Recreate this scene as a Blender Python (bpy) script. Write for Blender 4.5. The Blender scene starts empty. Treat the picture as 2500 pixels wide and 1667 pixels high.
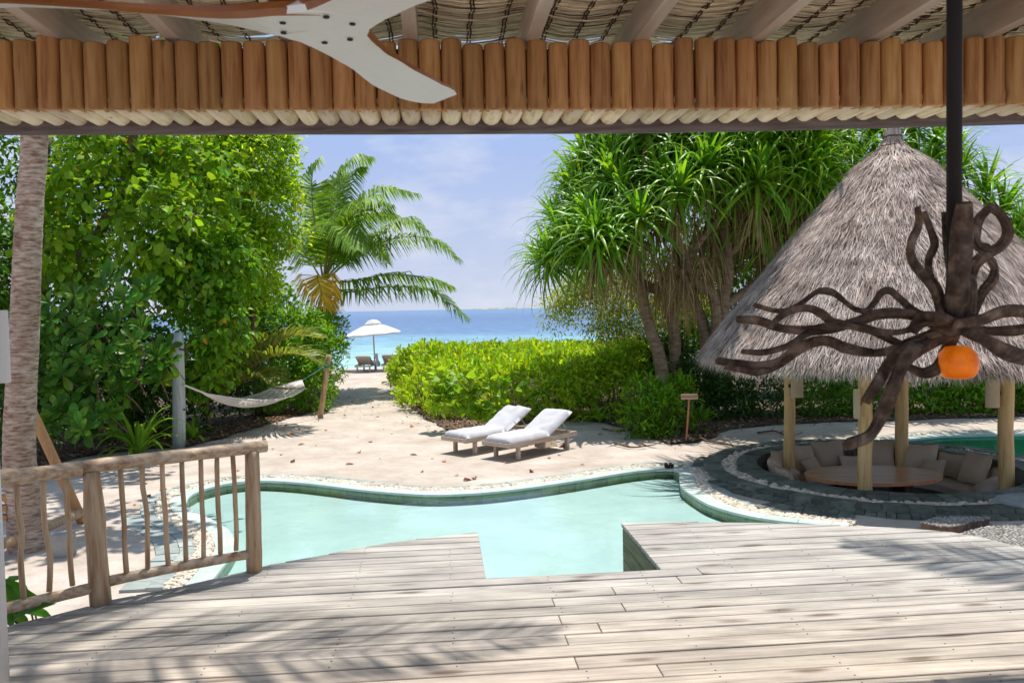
import bpy, math, random
import numpy as np
from mathutils import Vector, Matrix, noise as mnoise
from mathutils.geometry import delaunay_2d_cdt

random.seed(7)
rng = np.random.default_rng(11)
scene = bpy.context.scene
col = scene.collection
R = math.radians

# ------------------------------------------------------------------ camera
CAM = Vector((0.0, 0.0, 1.75))
F = 2000.0                                     # focal length in pixels of the 2500 px wide photograph
PITCH, ROLL = math.atan(81.0 / F), math.atan(0.0205)
_f = Vector((0, math.cos(PITCH), -math.sin(PITCH)))
_r = Vector((1, 0, 0))
_u = _r.cross(_f)
CR = _r * math.cos(ROLL) - _u * math.sin(ROLL)
CU = _u * math.cos(ROLL) + _r * math.sin(ROLL)
CF = _f
cam_data = bpy.data.cameras.new('camera')
cam = bpy.data.objects.new('camera', cam_data)
col.objects.link(cam)
cam_data.sensor_width = 36.0
cam_data.lens = F / 2500.0 * 36.0
cam_data.clip_start, cam_data.clip_end = 0.05, 60000
cam_data.dof.use_dof = True
cam_data.dof.focus_distance = 11.0
cam_data.dof.aperture_fstop = 8.0
cam.matrix_world = Matrix(((CR.x, CU.x, -CF.x, CAM.x), (CR.y, CU.y, -CF.y, CAM.y), (CR.z, CU.z, -CF.z, CAM.z), (0, 0, 0, 1)))
scene.camera = cam

# ------------------------------------------------------------------ world, sun, exposure
SUN_TO = Vector((0.10, 0.28, 1.0)).normalized()
SUN_EL = math.asin(SUN_TO.z)
SUN_AZ = math.atan2(SUN_TO.x, SUN_TO.y)
world = bpy.data.worlds.new('World')
scene.world = world
world.use_nodes = True
wn, wl = world.node_tree.nodes, world.node_tree.links
wn.clear()
sky = wn.new('ShaderNodeTexSky')
sky.sky_type = 'NISHITA'
sky.sun_disc = False
sky.sun_elevation = SUN_EL
sky.sun_rotation = SUN_AZ
sky.altitude = 0
sky.air_density = 1.0
sky.dust_density = 0.2
sky.ozone_density = 2.5
tc = wn.new('ShaderNodeTexCoord')
mp = wn.new('ShaderNodeMapping')
mp.inputs['Scale'].default_value = (1.0, 1.0, 2.6)
mp.inputs['Location'].default_value = (0.35, 0.2, 0.1)
cn = wn.new('ShaderNodeTexNoise')
cn.inputs['Scale'].default_value = 5.5
cn.inputs['Detail'].default_value = 9
cn.inputs['Roughness'].default_value = 0.58
cr = wn.new('ShaderNodeValToRGB')
cr.color_ramp.elements[0].position = 0.47
cr.color_ramp.elements[0].color = (0, 0, 0, 1)
cr.color_ramp.elements[1].position = 0.70
cr.color_ramp.elements[1].color = (0.75, 0.75, 0.75, 1)
cmix = wn.new('ShaderNodeMixRGB')
cmix.inputs[2].default_value = (3.9, 4.05, 4.6, 1)
tint = wn.new('ShaderNodeMixRGB')
tint.blend_type = 'MULTIPLY'
tint.inputs[0].default_value = 1.0
tint.inputs[2].default_value = (1.12, 1.02, 0.90, 1)
bg = wn.new('ShaderNodeBackground')
bg.inputs['Strength'].default_value = 0.15
wo = wn.new('ShaderNodeOutputWorld')
wl.new(tc.outputs['Generated'], mp.inputs['Vector'])
wl.new(mp.outputs[0], cn.inputs['Vector'])
wl.new(cn.outputs['Fac'], cr.inputs[0])
wl.new(cr.outputs[0], cmix.inputs[0])
wl.new(sky.outputs[0], tint.inputs[1])
sep = wn.new('ShaderNodeSeparateXYZ')
hz = wn.new('ShaderNodeMapRange')
hz.inputs['From Min'].default_value = 0.18; hz.inputs['From Max'].default_value = 0.7
hz.inputs['To Min'].default_value = 1.0; hz.inputs['To Max'].default_value = 0.0
hmix = wn.new('ShaderNodeMixRGB')
hcol = wn.new('ShaderNodeValToRGB')
hcol.color_ramp.elements[0].position = 0.0; hcol.color_ramp.elements[0].color = (3.1, 3.4, 4.15, 1)
hcol.color_ramp.elements[1].position = 0.22; hcol.color_ramp.elements[1].color = (1.9, 2.58, 4.3, 1)
wl.new(hcol.outputs[0], hmix.inputs[2])
wl.new(tc.outputs['Generated'], sep.inputs[0]); wl.new(sep.outputs['Z'], hz.inputs['Value']); wl.new(hz.outputs[0], hmix.inputs[0])
wl.new(sep.outputs['Z'], hcol.inputs[0])
wl.new(tint.outputs[0], hmix.inputs[1])
wl.new(hmix.outputs[0], cmix.inputs[1])
wl.new(cmix.outputs[0], bg.inputs['Color'])
wl.new(bg.outputs[0], wo.inputs['Surface'])
sun_data = bpy.data.lights.new('sun', 'SUN')
sun_data.energy = 4.0
sun_data.angle = R(0.5)
sun_data.color = (1.0, 0.955, 0.89)
sun = bpy.data.objects.new('sun', sun_data)
col.objects.link(sun)
sun.rotation_euler = SUN_TO.to_track_quat('Z', 'Y').to_euler()
sun.location = (2, 6, 14)
vs = scene.view_settings
vs.view_transform = 'Standard'
vs.look = 'None'
vs.exposure = 0.44
vs.gamma = 1.0
vs.use_curve_mapping = False
try:
    scene.cycles.max_bounces = 10
    scene.cycles.transparent_max_bounces = 12
    scene.cycles.diffuse_bounces = 5
    scene.cycles.caustics_reflective = False
    scene.cycles.caustics_refractive = False
    scene.cycles.sample_clamp_indirect = 6.0
except Exception:
    pass

# ------------------------------------------------------------------ picture -> world
def ray(px, py):
    return CF + CR * ((px - 1250.0) / F) + CU * ((833.5 - py) / F)
def G(px, py, z):                               # where the sight line meets the level z
    d = ray(px, py)
    return CAM + d * ((z - CAM.z) / d.z)
def Y(px, py, y):                               # the point on the sight line at distance y
    d = ray(px, py)
    return CAM + d * (y / d.y)

# ------------------------------------------------------------------ materials
def ramp(nt, cols):
    n = nt.nodes.new('ShaderNodeValToRGB')
    e = n.color_ramp.elements
    while len(e) < len(cols):
        e.new(0.5)
    for k, (p, c) in enumerate(cols):
        e[k].position = p
        e[k].color = (c[0], c[1], c[2], 1)
    return n
def M(name, cols, scale=6.0, stretch=(1, 1, 1), rough=0.7, bump=0.0, bscale=None, detail=6, rnd=0.0, hue=0.0, island=False,
      transl=0.0, spec=0.3, metal=0.0, knots=None, tcol=None, nrough=0.6, lo=0.3, hi=0.7, bstretch=None, bdist=0.02):
    m = bpy.data.materials.new(name)
    m.use_nodes = True
    nt = m.node_tree
    N, L = nt.nodes, nt.links
    N.clear()
    out = N.new('ShaderNodeOutputMaterial')
    pb = N.new('ShaderNodeBsdfPrincipled')
    t = N.new('ShaderNodeTexCoord')
    vec = t.outputs['Object']
    oi = N.new('ShaderNodeObjectInfo')
    geo = N.new('ShaderNodeNewGeometry')
    rv = geo.outputs['Random Per Island'] if island else oi.outputs['Random']
    if rnd > 0 and not island:
        mul = N.new('ShaderNodeVectorMath'); mul.operation = 'SCALE'
        mul.inputs[0].default_value = (17.3, 31.7, 53.1)
        L.new(rv, mul.inputs['Scale'])
        add = N.new('ShaderNodeVectorMath'); add.operation = 'ADD'
        L.new(vec, add.inputs[0]); L.new(mul.outputs[0], add.inputs[1])
        vec = add.outputs[0]
    mpn = N.new('ShaderNodeMapping')
    mpn.inputs['Scale'].default_value = stretch
    L.new(vec, mpn.inputs['Vector'])
    nz = N.new('ShaderNodeTexNoise')
    nz.inputs['Scale'].default_value = scale
    nz.inputs['Detail'].default_value = detail
    nz.inputs['Roughness'].default_value = nrough
    L.new(mpn.outputs[0], nz.inputs['Vector'])
    if not isinstance(cols[0][0], (list, tuple)) and len(cols) == 3 and not isinstance(cols[0], (list, tuple)):
        cols = [cols, cols]
    k = len(cols)
    rp = ramp(nt, [(lo + (hi - lo) * i / max(1, k - 1), c) for i, c in enumerate(cols)])
    L.new(nz.outputs['Fac'], rp.inputs[0])
    c_out = rp.outputs[0]
    if knots:
        vo = N.new('ShaderNodeTexVoronoi')
        vo.inputs['Scale'].default_value = 1.0
        mk = N.new('ShaderNodeMapping')
        mk.inputs['Scale'].default_value = knots[:3]
        L.new(vec, mk.inputs['Vector']); L.new(mk.outputs[0], vo.inputs['Vector'])
        wz = N.new('ShaderNodeMixRGB'); wz.blend_type = 'ADD'; wz.inputs[0].default_value = .22
        L.new(vo.outputs['Distance'], wz.inputs[1]); L.new(nz.outputs['Fac'], wz.inputs[2])
        kt = knots[3]
        rk = ramp(nt, [(kt * .55, (1, 1, 1)), (kt, (0, 0, 0))])
        L.new(wz.outputs[0], rk.inputs[0])
        mx = N.new('ShaderNodeMixRGB')
        mx.inputs[2].default_value = (0.10, 0.062, 0.035, 1)
        ms = N.new('ShaderNodeMath'); ms.operation = 'MULTIPLY'; ms.inputs[1].default_value = 0.75
        L.new(rk.outputs[0], ms.inputs[0]); L.new(ms.outputs[0], mx.inputs[0]); L.new(c_out, mx.inputs[1])
        c_out = mx.outputs[0]
    if rnd > 0 or hue > 0:
        hs = N.new('ShaderNodeHueSaturation')
        mr = N.new('ShaderNodeMapRange')
        mr.inputs['To Min'].default_value = 1 - rnd; mr.inputs['To Max'].default_value = 1 + rnd
        L.new(rv, mr.inputs['Value']); L.new(mr.outputs[0], hs.inputs['Value'])
        if hue > 0:
            wnz = N.new('ShaderNodeTexWhiteNoise'); wnz.noise_dimensions = '1D'
            L.new(rv, wnz.inputs['W'])
            m2 = N.new('ShaderNodeMapRange')
            m2.inputs['To Min'].default_value = 0.5 - hue; m2.inputs['To Max'].default_value = 0.5 + hue
            L.new(wnz.outputs['Value'], m2.inputs['Value']); L.new(m2.outputs[0], hs.inputs['Hue'])
        L.new(c_out, hs.inputs['Color'])
        c_out = hs.outputs[0]
    L.new(c_out, pb.inputs['Base Color'])
    pb.inputs['Roughness'].default_value = rough
    pb.inputs['Specular IOR Level'].default_value = spec
    pb.inputs['Metallic'].default_value = metal
    if bump > 0:
        bn = N.new('ShaderNodeBump')
        bn.inputs['Strength'].default_value = bump
        bn.inputs['Distance'].default_value = bdist
        if bscale:
            n2 = N.new('ShaderNodeTexNoise')
            n2.inputs['Scale'].default_value = bscale; n2.inputs['Detail'].default_value = 5
            if bstretch:
                m3 = N.new('ShaderNodeMapping'); m3.inputs['Scale'].default_value = bstretch
                L.new(vec, m3.inputs['Vector']); L.new(m3.outputs[0], n2.inputs['Vector'])
            else:
                L.new(vec, n2.inputs['Vector'])
            L.new(n2.outputs['Fac'], bn.inputs['Height'])
        else:
            L.new(nz.outputs['Fac'], bn.inputs['Height'])
        L.new(bn.outputs[0], pb.inputs['Normal'])
    if transl > 0:
        tr = N.new('ShaderNodeBsdfTranslucent')
        if tcol:
            mm = N.new('ShaderNodeMixRGB'); mm.blend_type = 'MULTIPLY'; mm.inputs[0].default_value = 1
            mm.inputs[2].default_value = (*tcol, 1)
            L.new(c_out, mm.inputs[1]); L.new(mm.outputs[0], tr.inputs['Color'])
        else:
            L.new(c_out, tr.inputs['Color'])
        mxs = N.new('ShaderNodeMixShader'); mxs.inputs[0].default_value = transl
        L.new(pb.outputs[0], mxs.inputs[1]); L.new(tr.outputs[0], mxs.inputs[2]); L.new(mxs.outputs[0], out.inputs['Surface'])
    else:
        L.new(pb.outputs[0], out.inputs['Surface'])
    m['pb'] = 1
    return m

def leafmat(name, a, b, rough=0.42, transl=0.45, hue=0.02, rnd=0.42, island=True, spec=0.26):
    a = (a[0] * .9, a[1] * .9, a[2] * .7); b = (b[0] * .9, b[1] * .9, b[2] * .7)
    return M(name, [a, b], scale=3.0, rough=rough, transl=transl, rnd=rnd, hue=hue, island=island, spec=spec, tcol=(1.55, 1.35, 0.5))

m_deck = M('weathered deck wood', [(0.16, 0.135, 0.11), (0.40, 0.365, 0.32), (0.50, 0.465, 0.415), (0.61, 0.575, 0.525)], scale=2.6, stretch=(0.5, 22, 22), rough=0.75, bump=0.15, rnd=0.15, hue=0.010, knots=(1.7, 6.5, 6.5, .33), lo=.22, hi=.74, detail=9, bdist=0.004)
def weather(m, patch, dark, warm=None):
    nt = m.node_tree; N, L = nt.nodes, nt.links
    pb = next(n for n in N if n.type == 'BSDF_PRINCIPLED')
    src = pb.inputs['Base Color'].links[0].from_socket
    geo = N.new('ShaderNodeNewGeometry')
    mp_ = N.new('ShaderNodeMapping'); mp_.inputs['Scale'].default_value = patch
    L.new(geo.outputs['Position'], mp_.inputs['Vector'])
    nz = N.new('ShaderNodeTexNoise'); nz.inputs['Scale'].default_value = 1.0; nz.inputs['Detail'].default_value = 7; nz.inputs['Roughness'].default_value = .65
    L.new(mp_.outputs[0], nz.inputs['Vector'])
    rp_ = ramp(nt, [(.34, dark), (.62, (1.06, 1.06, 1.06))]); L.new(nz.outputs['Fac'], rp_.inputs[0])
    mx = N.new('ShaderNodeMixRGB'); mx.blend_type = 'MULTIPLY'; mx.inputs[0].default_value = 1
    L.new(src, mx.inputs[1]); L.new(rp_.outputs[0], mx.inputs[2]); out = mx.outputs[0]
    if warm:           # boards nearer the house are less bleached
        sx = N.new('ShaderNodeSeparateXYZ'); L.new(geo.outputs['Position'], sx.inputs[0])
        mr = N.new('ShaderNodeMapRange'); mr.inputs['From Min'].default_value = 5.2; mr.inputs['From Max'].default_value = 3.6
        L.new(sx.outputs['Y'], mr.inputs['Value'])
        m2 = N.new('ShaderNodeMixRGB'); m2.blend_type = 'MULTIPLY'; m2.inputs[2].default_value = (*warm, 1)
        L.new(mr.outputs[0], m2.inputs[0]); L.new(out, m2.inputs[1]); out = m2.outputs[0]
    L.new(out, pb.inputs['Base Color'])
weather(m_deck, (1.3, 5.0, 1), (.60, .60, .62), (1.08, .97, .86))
m_deck_side = M('green stained boards', [(0.11, 0.115, 0.06), (0.24, 0.22, 0.12)], scale=3, stretch=(1, 8, 8), rough=0.8, bump=0.2, rnd=0.12, knots=(1.9, 6.5, 6.5, .30), bdist=0.004)
m_rail = M('bare railing timber', [(0.29, 0.155, 0.075), (0.51, 0.345, 0.205), (0.64, 0.485, 0.325)], scale=5, stretch=(6, 6, 0.6), rough=0.6, bump=0.25, rnd=0.12, bdist=0.006)
m_rail_h = M('weathered handrail timber', [(0.30, 0.155, 0.075), (0.54, 0.385, 0.25), (0.70, 0.585, 0.455)], scale=5, stretch=(0.7, 7, 7), rough=0.55, bump=0.25, rnd=0.08, bdist=0.006)
m_log = M('brown log', [(0.30, 0.125, 0.042), (0.50, 0.25, 0.09), (0.58, 0.33, 0.14)], scale=4, stretch=(9, 9, 0.7), rough=0.62, bump=0.22, rnd=0.22, hue=0.006, knots=(9, 9, 3.2, .27), bdist=0.004)
m_soffit = M('cream debarked log', [(0.58, 0.43, 0.25), (0.78, 0.66, 0.46), (0.86, 0.77, 0.60)], scale=5, stretch=(9, .9, 9), rough=0.65, rnd=0.2, hue=0.012, knots=(9, 3.5, 9, .22), bump=0.2, bdist=0.003)
m_beam = M('grey eave beam', [(0.07, 0.05, 0.047), (0.14, 0.105, 0.10), (0.20, 0.165, 0.16)], scale=5, stretch=(0.6, 6, 6), rough=0.7, bump=0.3, bdist=0.004)
m_rafter = M('pale rafter timber', [(0.42, 0.33, 0.26), (0.58, 0.49, 0.41)], scale=4, stretch=(5, 0.6, 5), rough=0.6, rnd=0.08, bump=0.1, bdist=0.003)
m_reed = M('dry thatch reed', [(0.50, 0.38, 0.23), (0.80, 0.69, 0.49), (0.90, 0.83, 0.68)], scale=3, stretch=(1, 30, 30), rough=0.7, rnd=0.35, island=True)
m_dark = M('dark thatch backing', [(0.10, 0.07, 0.045), (0.17, 0.12, 0.08)], rough=0.9)
m_tie = M('dark coir tie', [(0.06, 0.028, 0.015), (0.12, 0.06, 0.03)], scale=40, rough=0.9)
m_sand = M('coral sand', [(0.45, 0.38, 0.32), (0.54, 0.465, 0.40), (0.58, 0.515, 0.455)], scale=1.1, rough=0.95, bump=1.0, bscale=3.6, detail=10, spec=0.1, bdist=0.09)
weather(m_sand, (1.5, 1.5, 1.5), (.83, .80, .77))
m_soil = M('dark mulch soil', [(0.035, 0.026, 0.02), (0.10, 0.072, 0.052), (0.20, 0.15, 0.11)], scale=9, rough=0.95, bump=0.6, bscale=25, detail=10)
m_litter = M('dry litter leaf', [(0.10, 0.05, 0.025), (0.24, 0.13, 0.07), (0.38, 0.27, 0.18)], scale=2, rough=0.85, rnd=0.5, hue=0.02, island=True)
m_fallen = M('fallen brown leaf', [(0.11, 0.04, 0.018), (0.26, 0.10, 0.035)], scale=8, rough=0.8, rnd=0.5, hue=0.03)
m_white = M('white paint', [(0.78, 0.76, 0.72), (0.82, 0.80, 0.77)], scale=4, rough=0.5, bump=0.02)
m_fanw = M('limewashed blade', [(0.86, 0.855, 0.81), (0.91, 0.905, 0.87)], scale=3, stretch=(1, 10, 4), rough=0.35)
m_fanb = M('varnished blade edge', [(0.20, 0.062, 0.016), (0.36, 0.13, 0.03)], scale=4, stretch=(1, 10, 4), rough=0.3, spec=0.5)
m_black = M('black metal', [(0.014, 0.010, 0.009), (0.022, 0.016, 0.014)], rough=0.7)
m_drift = M('dark driftwood', [(0.026, 0.014, 0.009), (0.10, 0.06, 0.037), (0.27, 0.185, 0.125)], scale=22, stretch=(1, 1, 1), rough=0.8, bump=0.7, bscale=28, rnd=0.1, bdist=0.006)
m_thatch = M('grey straw', [(0.24, 0.18, 0.15), (0.48, 0.385, 0.33), (0.64, 0.54, 0.475)], scale=2.5, rough=0.85, rnd=0.62, island=True, spec=0.15)
weather(m_thatch, (2.2, 2.2, 1.0), (.82, .80, .79))
m_thatch_u = M('straw underlay', [(0.09, 0.07, 0.06), (0.22, 0.18, 0.155)], scale=30, rough=0.9, bump=0.8)
m_bamboo = M('honey gazebo post', [(0.48, 0.28, 0.095), (0.68, 0.46, 0.195), (0.74, 0.54, 0.26)], scale=4, stretch=(5, 5, 0.5), rough=0.5, rnd=0.08, bump=0.1, bdist=0.004)
m_lamp = M('cream lamp parchment', [(0.62, 0.50, 0.30), (0.72, 0.61, 0.41)], scale=6, rough=0.6, transl=0.25)
m_slate = M('dark green slate', [(0.07, 0.08, 0.062), (0.145, 0.16, 0.128), (0.215, 0.225, 0.185)], scale=7, rough=0.65, rnd=0.3, bump=0.5, bscale=30, bdist=0.006)
m_slate_l = M('pale green slate', [(0.23, 0.27, 0.25), (0.33, 0.37, 0.345), (0.40, 0.42, 0.39)], scale=5, rough=0.7, rnd=0.16, bump=0.3, bscale=25, bdist=0.005)
m_coping = M('pale green coping stone', [(0.46, 0.54, 0.49), (0.58, 0.64, 0.59)], scale=4, rough=0.45, rnd=0.05, bump=0.1)
m_tile = M('green waterline tile', [(0.12, 0.18, 0.09), (0.20, 0.29, 0.16), (0.27, 0.32, 0.19)], scale=6, rough=0.35, rnd=0.25, hue=0.02, bump=0.1)
m_pebble = M('cream pebble', [(0.52, 0.40, 0.27), (0.70, 0.60, 0.47), (0.78, 0.72, 0.63)], scale=4, rough=0.55, rnd=0.24, hue=0.012)
m_pebble_i = M('cream pebbles', [(0.52, 0.40, 0.27), (0.70, 0.60, 0.47), (0.78, 0.72, 0.63)], scale=4, rough=0.55, rnd=0.24, hue=0.012, island=True)
m_mosaic = M('grey mosaic pebble', [(0.26, 0.24, 0.21), (0.45, 0.42, 0.38)], scale=9, rough=0.6, rnd=0.3, island=True)
m_poolfloor = M('pale turquoise plaster', [(0.44, 0.605, 0.585), (0.47, 0.64, 0.62), (0.50, 0.67, 0.65)], scale=1.6, rough=0.8, detail=8, lo=.38, hi=.62)
m_deepfloor = M('deep green plaster', [(0.08, 0.46, 0.37), (0.13, 0.56, 0.46)], scale=1, rough=0.7)
m_cush = M('taupe canvas', [(0.54, 0.41, 0.28), (0.62, 0.485, 0.345)], scale=3, rough=0.9, rnd=0.10, bump=0.25, bscale=14, bdist=0.012)
m_cush_l = M('light seat canvas', [(0.60, 0.50, 0.40), (0.66, 0.56, 0.46)], scale=3, rough=0.9, bump=0.2, bscale=10)
m_towel = M('white towelling', [(0.54, 0.53, 0.55), (0.59, 0.58, 0.60)], scale=3, rough=0.95, bump=0.35, bscale=7, bdist=0.02)
m_teak = M('silvered teak', [(0.31, 0.235, 0.175), (0.48, 0.385, 0.305), (0.55, 0.455, 0.375)], scale=4, stretch=(0.8, 8, 8), rough=0.75, rnd=0.1, bump=0.15, bdist=0.004)
m_table = M('varnished table wood', [(0.50, 0.20, 0.09), (0.70, 0.33, 0.16)], scale=3, stretch=(0.8, 9, 9), rough=0.28, rnd=0.12, spec=0.5)
m_parasol = M('white parasol canvas', [(0.80, 0.78, 0.74), (0.83, 0.81, 0.78)], scale=3, rough=0.9, transl=0.25)
m_palmtrunk = M('ringed palm bark', [(0.22, 0.12, 0.075), (0.42, 0.30, 0.225), (0.56, 0.465, 0.385)], scale=5.5, stretch=(1.6, 1.6, 6.5), rough=0.85, bump=0.45, bdist=0.02, detail=10, lo=.36, hi=.64)
weather(m_palmtrunk, (2.2, 2.2, 1.4), (.66, .60, .56))
m_bark = M('brown bark', [(0.055, 0.036, 0.024), (0.15, 0.10, 0.068), (0.24, 0.18, 0.125)], scale=6, stretch=(2, 2, 0.6), rough=0.9, bump=0.6)
m_barkp = M('pandanus bark', [(0.14, 0.09, 0.055), (0.27, 0.19, 0.125), (0.38, 0.29, 0.20)], scale=5, stretch=(1, 1, 3), rough=0.9, bump=0.5)
m_greypost = M('grey weathered post', [(0.26, 0.285, 0.28), (0.44, 0.47, 0.46), (0.54, 0.56, 0.55)], scale=5, stretch=(6, 6, 0.4), rough=0.8, bump=0.3, bdist=0.006)
m_rope = M('natural rope', [(0.64, 0.60, 0.56), (0.78, 0.75, 0.72)], scale=20, rough=0.9)
m_rope_b = M('blue green rope', [(0.04, 0.13, 0.14), (0.07, 0.20, 0.20)], scale=20, rough=0.8)
m_chrome = M('brushed steel', [(0.55, 0.55, 0.55), (0.65, 0.65, 0.65)], rough=0.25, metal=1.0)
m_sign = M('sign board wood', [(0.50, 0.33, 0.20), (0.60, 0.42, 0.27)], scale=5, rough=0.7)
m_ink = M('red brown lettering', [(0.10, 0.03, 0.02), (0.13, 0.04, 0.025)], rough=0.8)
m_swing = M('orange swing timber', [(0.42, 0.19, 0.07), (0.56, 0.28, 0.11)], scale=4, stretch=(6, 6, 1), rough=0.5, rnd=0.1)
m_concrete = M('concrete footing', [(0.30, 0.28, 0.25), (0.42, 0.40, 0.36)], scale=6, rough=0.9, bump=0.3)
# foliage
l_hib = leafmat('hibiscus leaf', (0.15, 0.33, 0.02), (0.29, 0.48, 0.035))
l_hibp = leafmat('hibiscus leaf part', (0.15, 0.33, 0.02), (0.29, 0.48, 0.035), island=False)
l_lime = leafmat('lime leaf', (0.27, 0.50, 0.03), (0.48, 0.66, 0.06), transl=0.58)
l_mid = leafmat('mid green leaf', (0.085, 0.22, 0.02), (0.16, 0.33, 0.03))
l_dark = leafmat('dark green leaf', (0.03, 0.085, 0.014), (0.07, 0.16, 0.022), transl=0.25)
l_gloss = leafmat('glossy dark leaf', (0.055, 0.16, 0.018), (0.12, 0.28, 0.03), rough=0.42, transl=0.25, spec=0.2, island=False, rnd=0.4)
l_glossi = leafmat('glossy dark leaves', (0.055, 0.16, 0.018), (0.12, 0.28, 0.03), rough=0.42, transl=0.25, spec=0.2, rnd=0.4)
l_young = leafmat('young bright leaf', (0.13, 0.26, 0.02), (0.18, 0.30, 0.03), rough=0.3, transl=0.3, island=False)
l_hedge = leafmat('hedge leaf', (0.26, 0.50, 0.025), (0.52, 0.66, 0.05), rnd=0.4, hue=0.025)
l_hedgep = leafmat('hedge leaf part', (0.18, 0.38, 0.03), (0.34, 0.52, 0.05), island=False, rnd=0.3)
l_bush = leafmat('bush leaf', (0.12, 0.30, 0.02), (0.23, 0.44, 0.035))
l_olive = leafmat('olive leaf', (0.32, 0.42, 0.12), (0.52, 0.58, 0.22), transl=0.5)
l_palm = leafmat('coconut leaflet', (0.15, 0.32, 0.035), (0.27, 0.45, 0.07), rough=0.45, transl=0.45, spec=0.3)
l_palmy = leafmat('yellowed leaflet', (0.78, 0.58, 0.10), (0.90, 0.74, 0.28), rough=0.5, transl=0.5)
l_palmb = leafmat('young palm leaflet', (0.17, 0.26, 0.05), (0.32, 0.38, 0.11), rough=0.4, transl=0.45)
l_rachis = M('leaf midrib', [(0.24, 0.24, 0.05), (0.34, 0.30, 0.09)], rough=0.5)
l_rachis_o = M('orange midrib', [(0.36, 0.17, 0.03), (0.46, 0.24, 0.05)], rough=0.5)
l_pand = leafmat('pandanus strap', (0.13, 0.34, 0.025), (0.30, 0.52, 0.05), rough=0.36, transl=0.45, spec=0.4, rnd=0.4)
l_dead = leafmat('dead strap', (0.24, 0.16, 0.095), (0.46, 0.34, 0.225), rough=0.8, transl=0.2, spec=0.1)
l_lily = leafmat('lily strap', (0.20, 0.42, 0.04), (0.32, 0.54, 0.07), rough=0.35, transl=0.4, island=False)
l_yel = leafmat('yellow leaf', (0.50, 0.33, 0.02), (0.60, 0.42, 0.04), island=True)
l_near = leafmat('near leaf', (0.06, 0.19, 0.02), (0.11, 0.28, 0.03), island=False)
l_grass = leafmat('beach shrub leaf', (0.12, 0.19, 0.02), (0.22, 0.28, 0.05), transl=0.35)

# ------------------------------------------------------------------ mesh helpers
class MB:
    def __init__(self):
        self.v, self.f, self.mi = [], [], []
    def add(self, vs, fs, mi=0):
        b = len(self.v)
        self.v.extend([tuple(p) for p in vs])
        self.f.extend([tuple(i + b for i in f) for f in fs])
        self.mi.extend([mi] * len(fs))
    def box(self, c, s, rot=None, mi=0, jit=0.0):
        pts = []
        for dx in (-.5, .5):
            for dy in (-.5, .5):
                for dz in (-.5, .5):
                    p = Vector((dx * s[0] + random.uniform(-jit, jit), dy * s[1] + random.uniform(-jit, jit), dz * s[2] + random.uniform(-jit, jit)))
                    if rot is not None:
                        p = rot @ p
                    pts.append(Vector(c) + p)
        self.add(pts, [(0, 1, 3, 2), (4, 6, 7, 5), (0, 4, 5, 1), (2, 3, 7, 6), (0, 2, 6, 4), (1, 5, 7, 3)], mi)
    def tube(self, pts, rad, n=8, cap=True, wob=0.0, mi=0, flat=1.0):
        pts = [Vector(p) for p in pts]
        m = len(pts)
        if not hasattr(rad, '__len__'):
            rad = [rad] * m
        vs, fs = [], []
        ref = None
        for i, p in enumerate(pts):
            t = (pts[min(i + 1, m - 1)] - pts[max(i - 1, 0)])
            t = t.normalized() if t.length > 1e-9 else Vector((0, 0, 1))
            if ref is None:
                ref = Vector((1, 0, 0)) if abs(t.x) < 0.8 else Vector((0, 1, 0))
            a = (ref - t * ref.dot(t)).normalized()
            b = t.cross(a)
            ref = a
            for k in range(n):
                an = 2 * math.pi * k / n
                rr = rad[i] * (1 + random.uniform(-wob, wob))
                vs.append(p + a * (math.cos(an) * rr) + b * (math.sin(an) * rr * flat))
        for i in range(m - 1):
            for k in range(n):
                fs.append((i * n + k, i * n + (k + 1) % n, (i + 1) * n + (k + 1) % n, (i + 1) * n + k))
        if cap:
            fs.append(tuple(range(n))[::-1])
            fs.append(tuple((m - 1) * n + k for k in range(n)))
        self.add(vs, fs, mi)
    def lathe(self, prof, c=(0, 0, 0), n=24, mi=0, cap=True):
        vs, fs = [], []
        for r, z in prof:
            for k in range(n):
                a = 2 * math.pi * k / n
                vs.append((c[0] + r * math.cos(a), c[1] + r * math.sin(a), c[2] + z))
        m = len(prof)
        for i in range(m - 1):
            for k in range(n):
                fs.append((i * n + k, i * n + (k + 1) % n, (i + 1) * n + (k + 1) % n, (i + 1) * n + k))
        if cap:
            fs.append(tuple(range(n))[::-1]); fs.append(tuple((m - 1) * n + k for k in range(n)))
        self.add(vs, fs, mi)
    def prism(self, poly, z0, z1, mi=0):
        n = len(poly)
        vs = [(p[0], p[1], z0) for p in poly] + [(p[0], p[1], z1) for p in poly]
        fs = [tuple(range(n))[::-1], tuple(range(n, 2 * n))] + [(i, (i + 1) % n, n + (i + 1) % n, n + i) for i in range(n)]
        self.add(vs, fs, mi)
    def mesh(self, name, mats, smooth=False):
        me = bpy.data.meshes.new(name)
        me.from_pydata(self.v, [], self.f)
        for m in (mats if isinstance(mats, (list, tuple)) else [mats]):
            me.materials.append(m)
        if any(self.mi):
            me.polygons.foreach_set('material_index', self.mi)
        if smooth:
            me.polygons.foreach_set('use_smooth', [True] * len(me.polygons))
        me.update()
        return me
    def build(self, name, mats, parent=None, smooth=False, center=False):
        if center and self.v:
            a = np.array(self.v); c = (a.max(0) + a.min(0)) / 2
            self.v = [tuple(p) for p in (a - c)]
            return link(name, self.mesh(name, mats, smooth), parent, Matrix.Translation(Vector(c)))
        return link(name, self.mesh(name, mats, smooth), parent)
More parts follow.
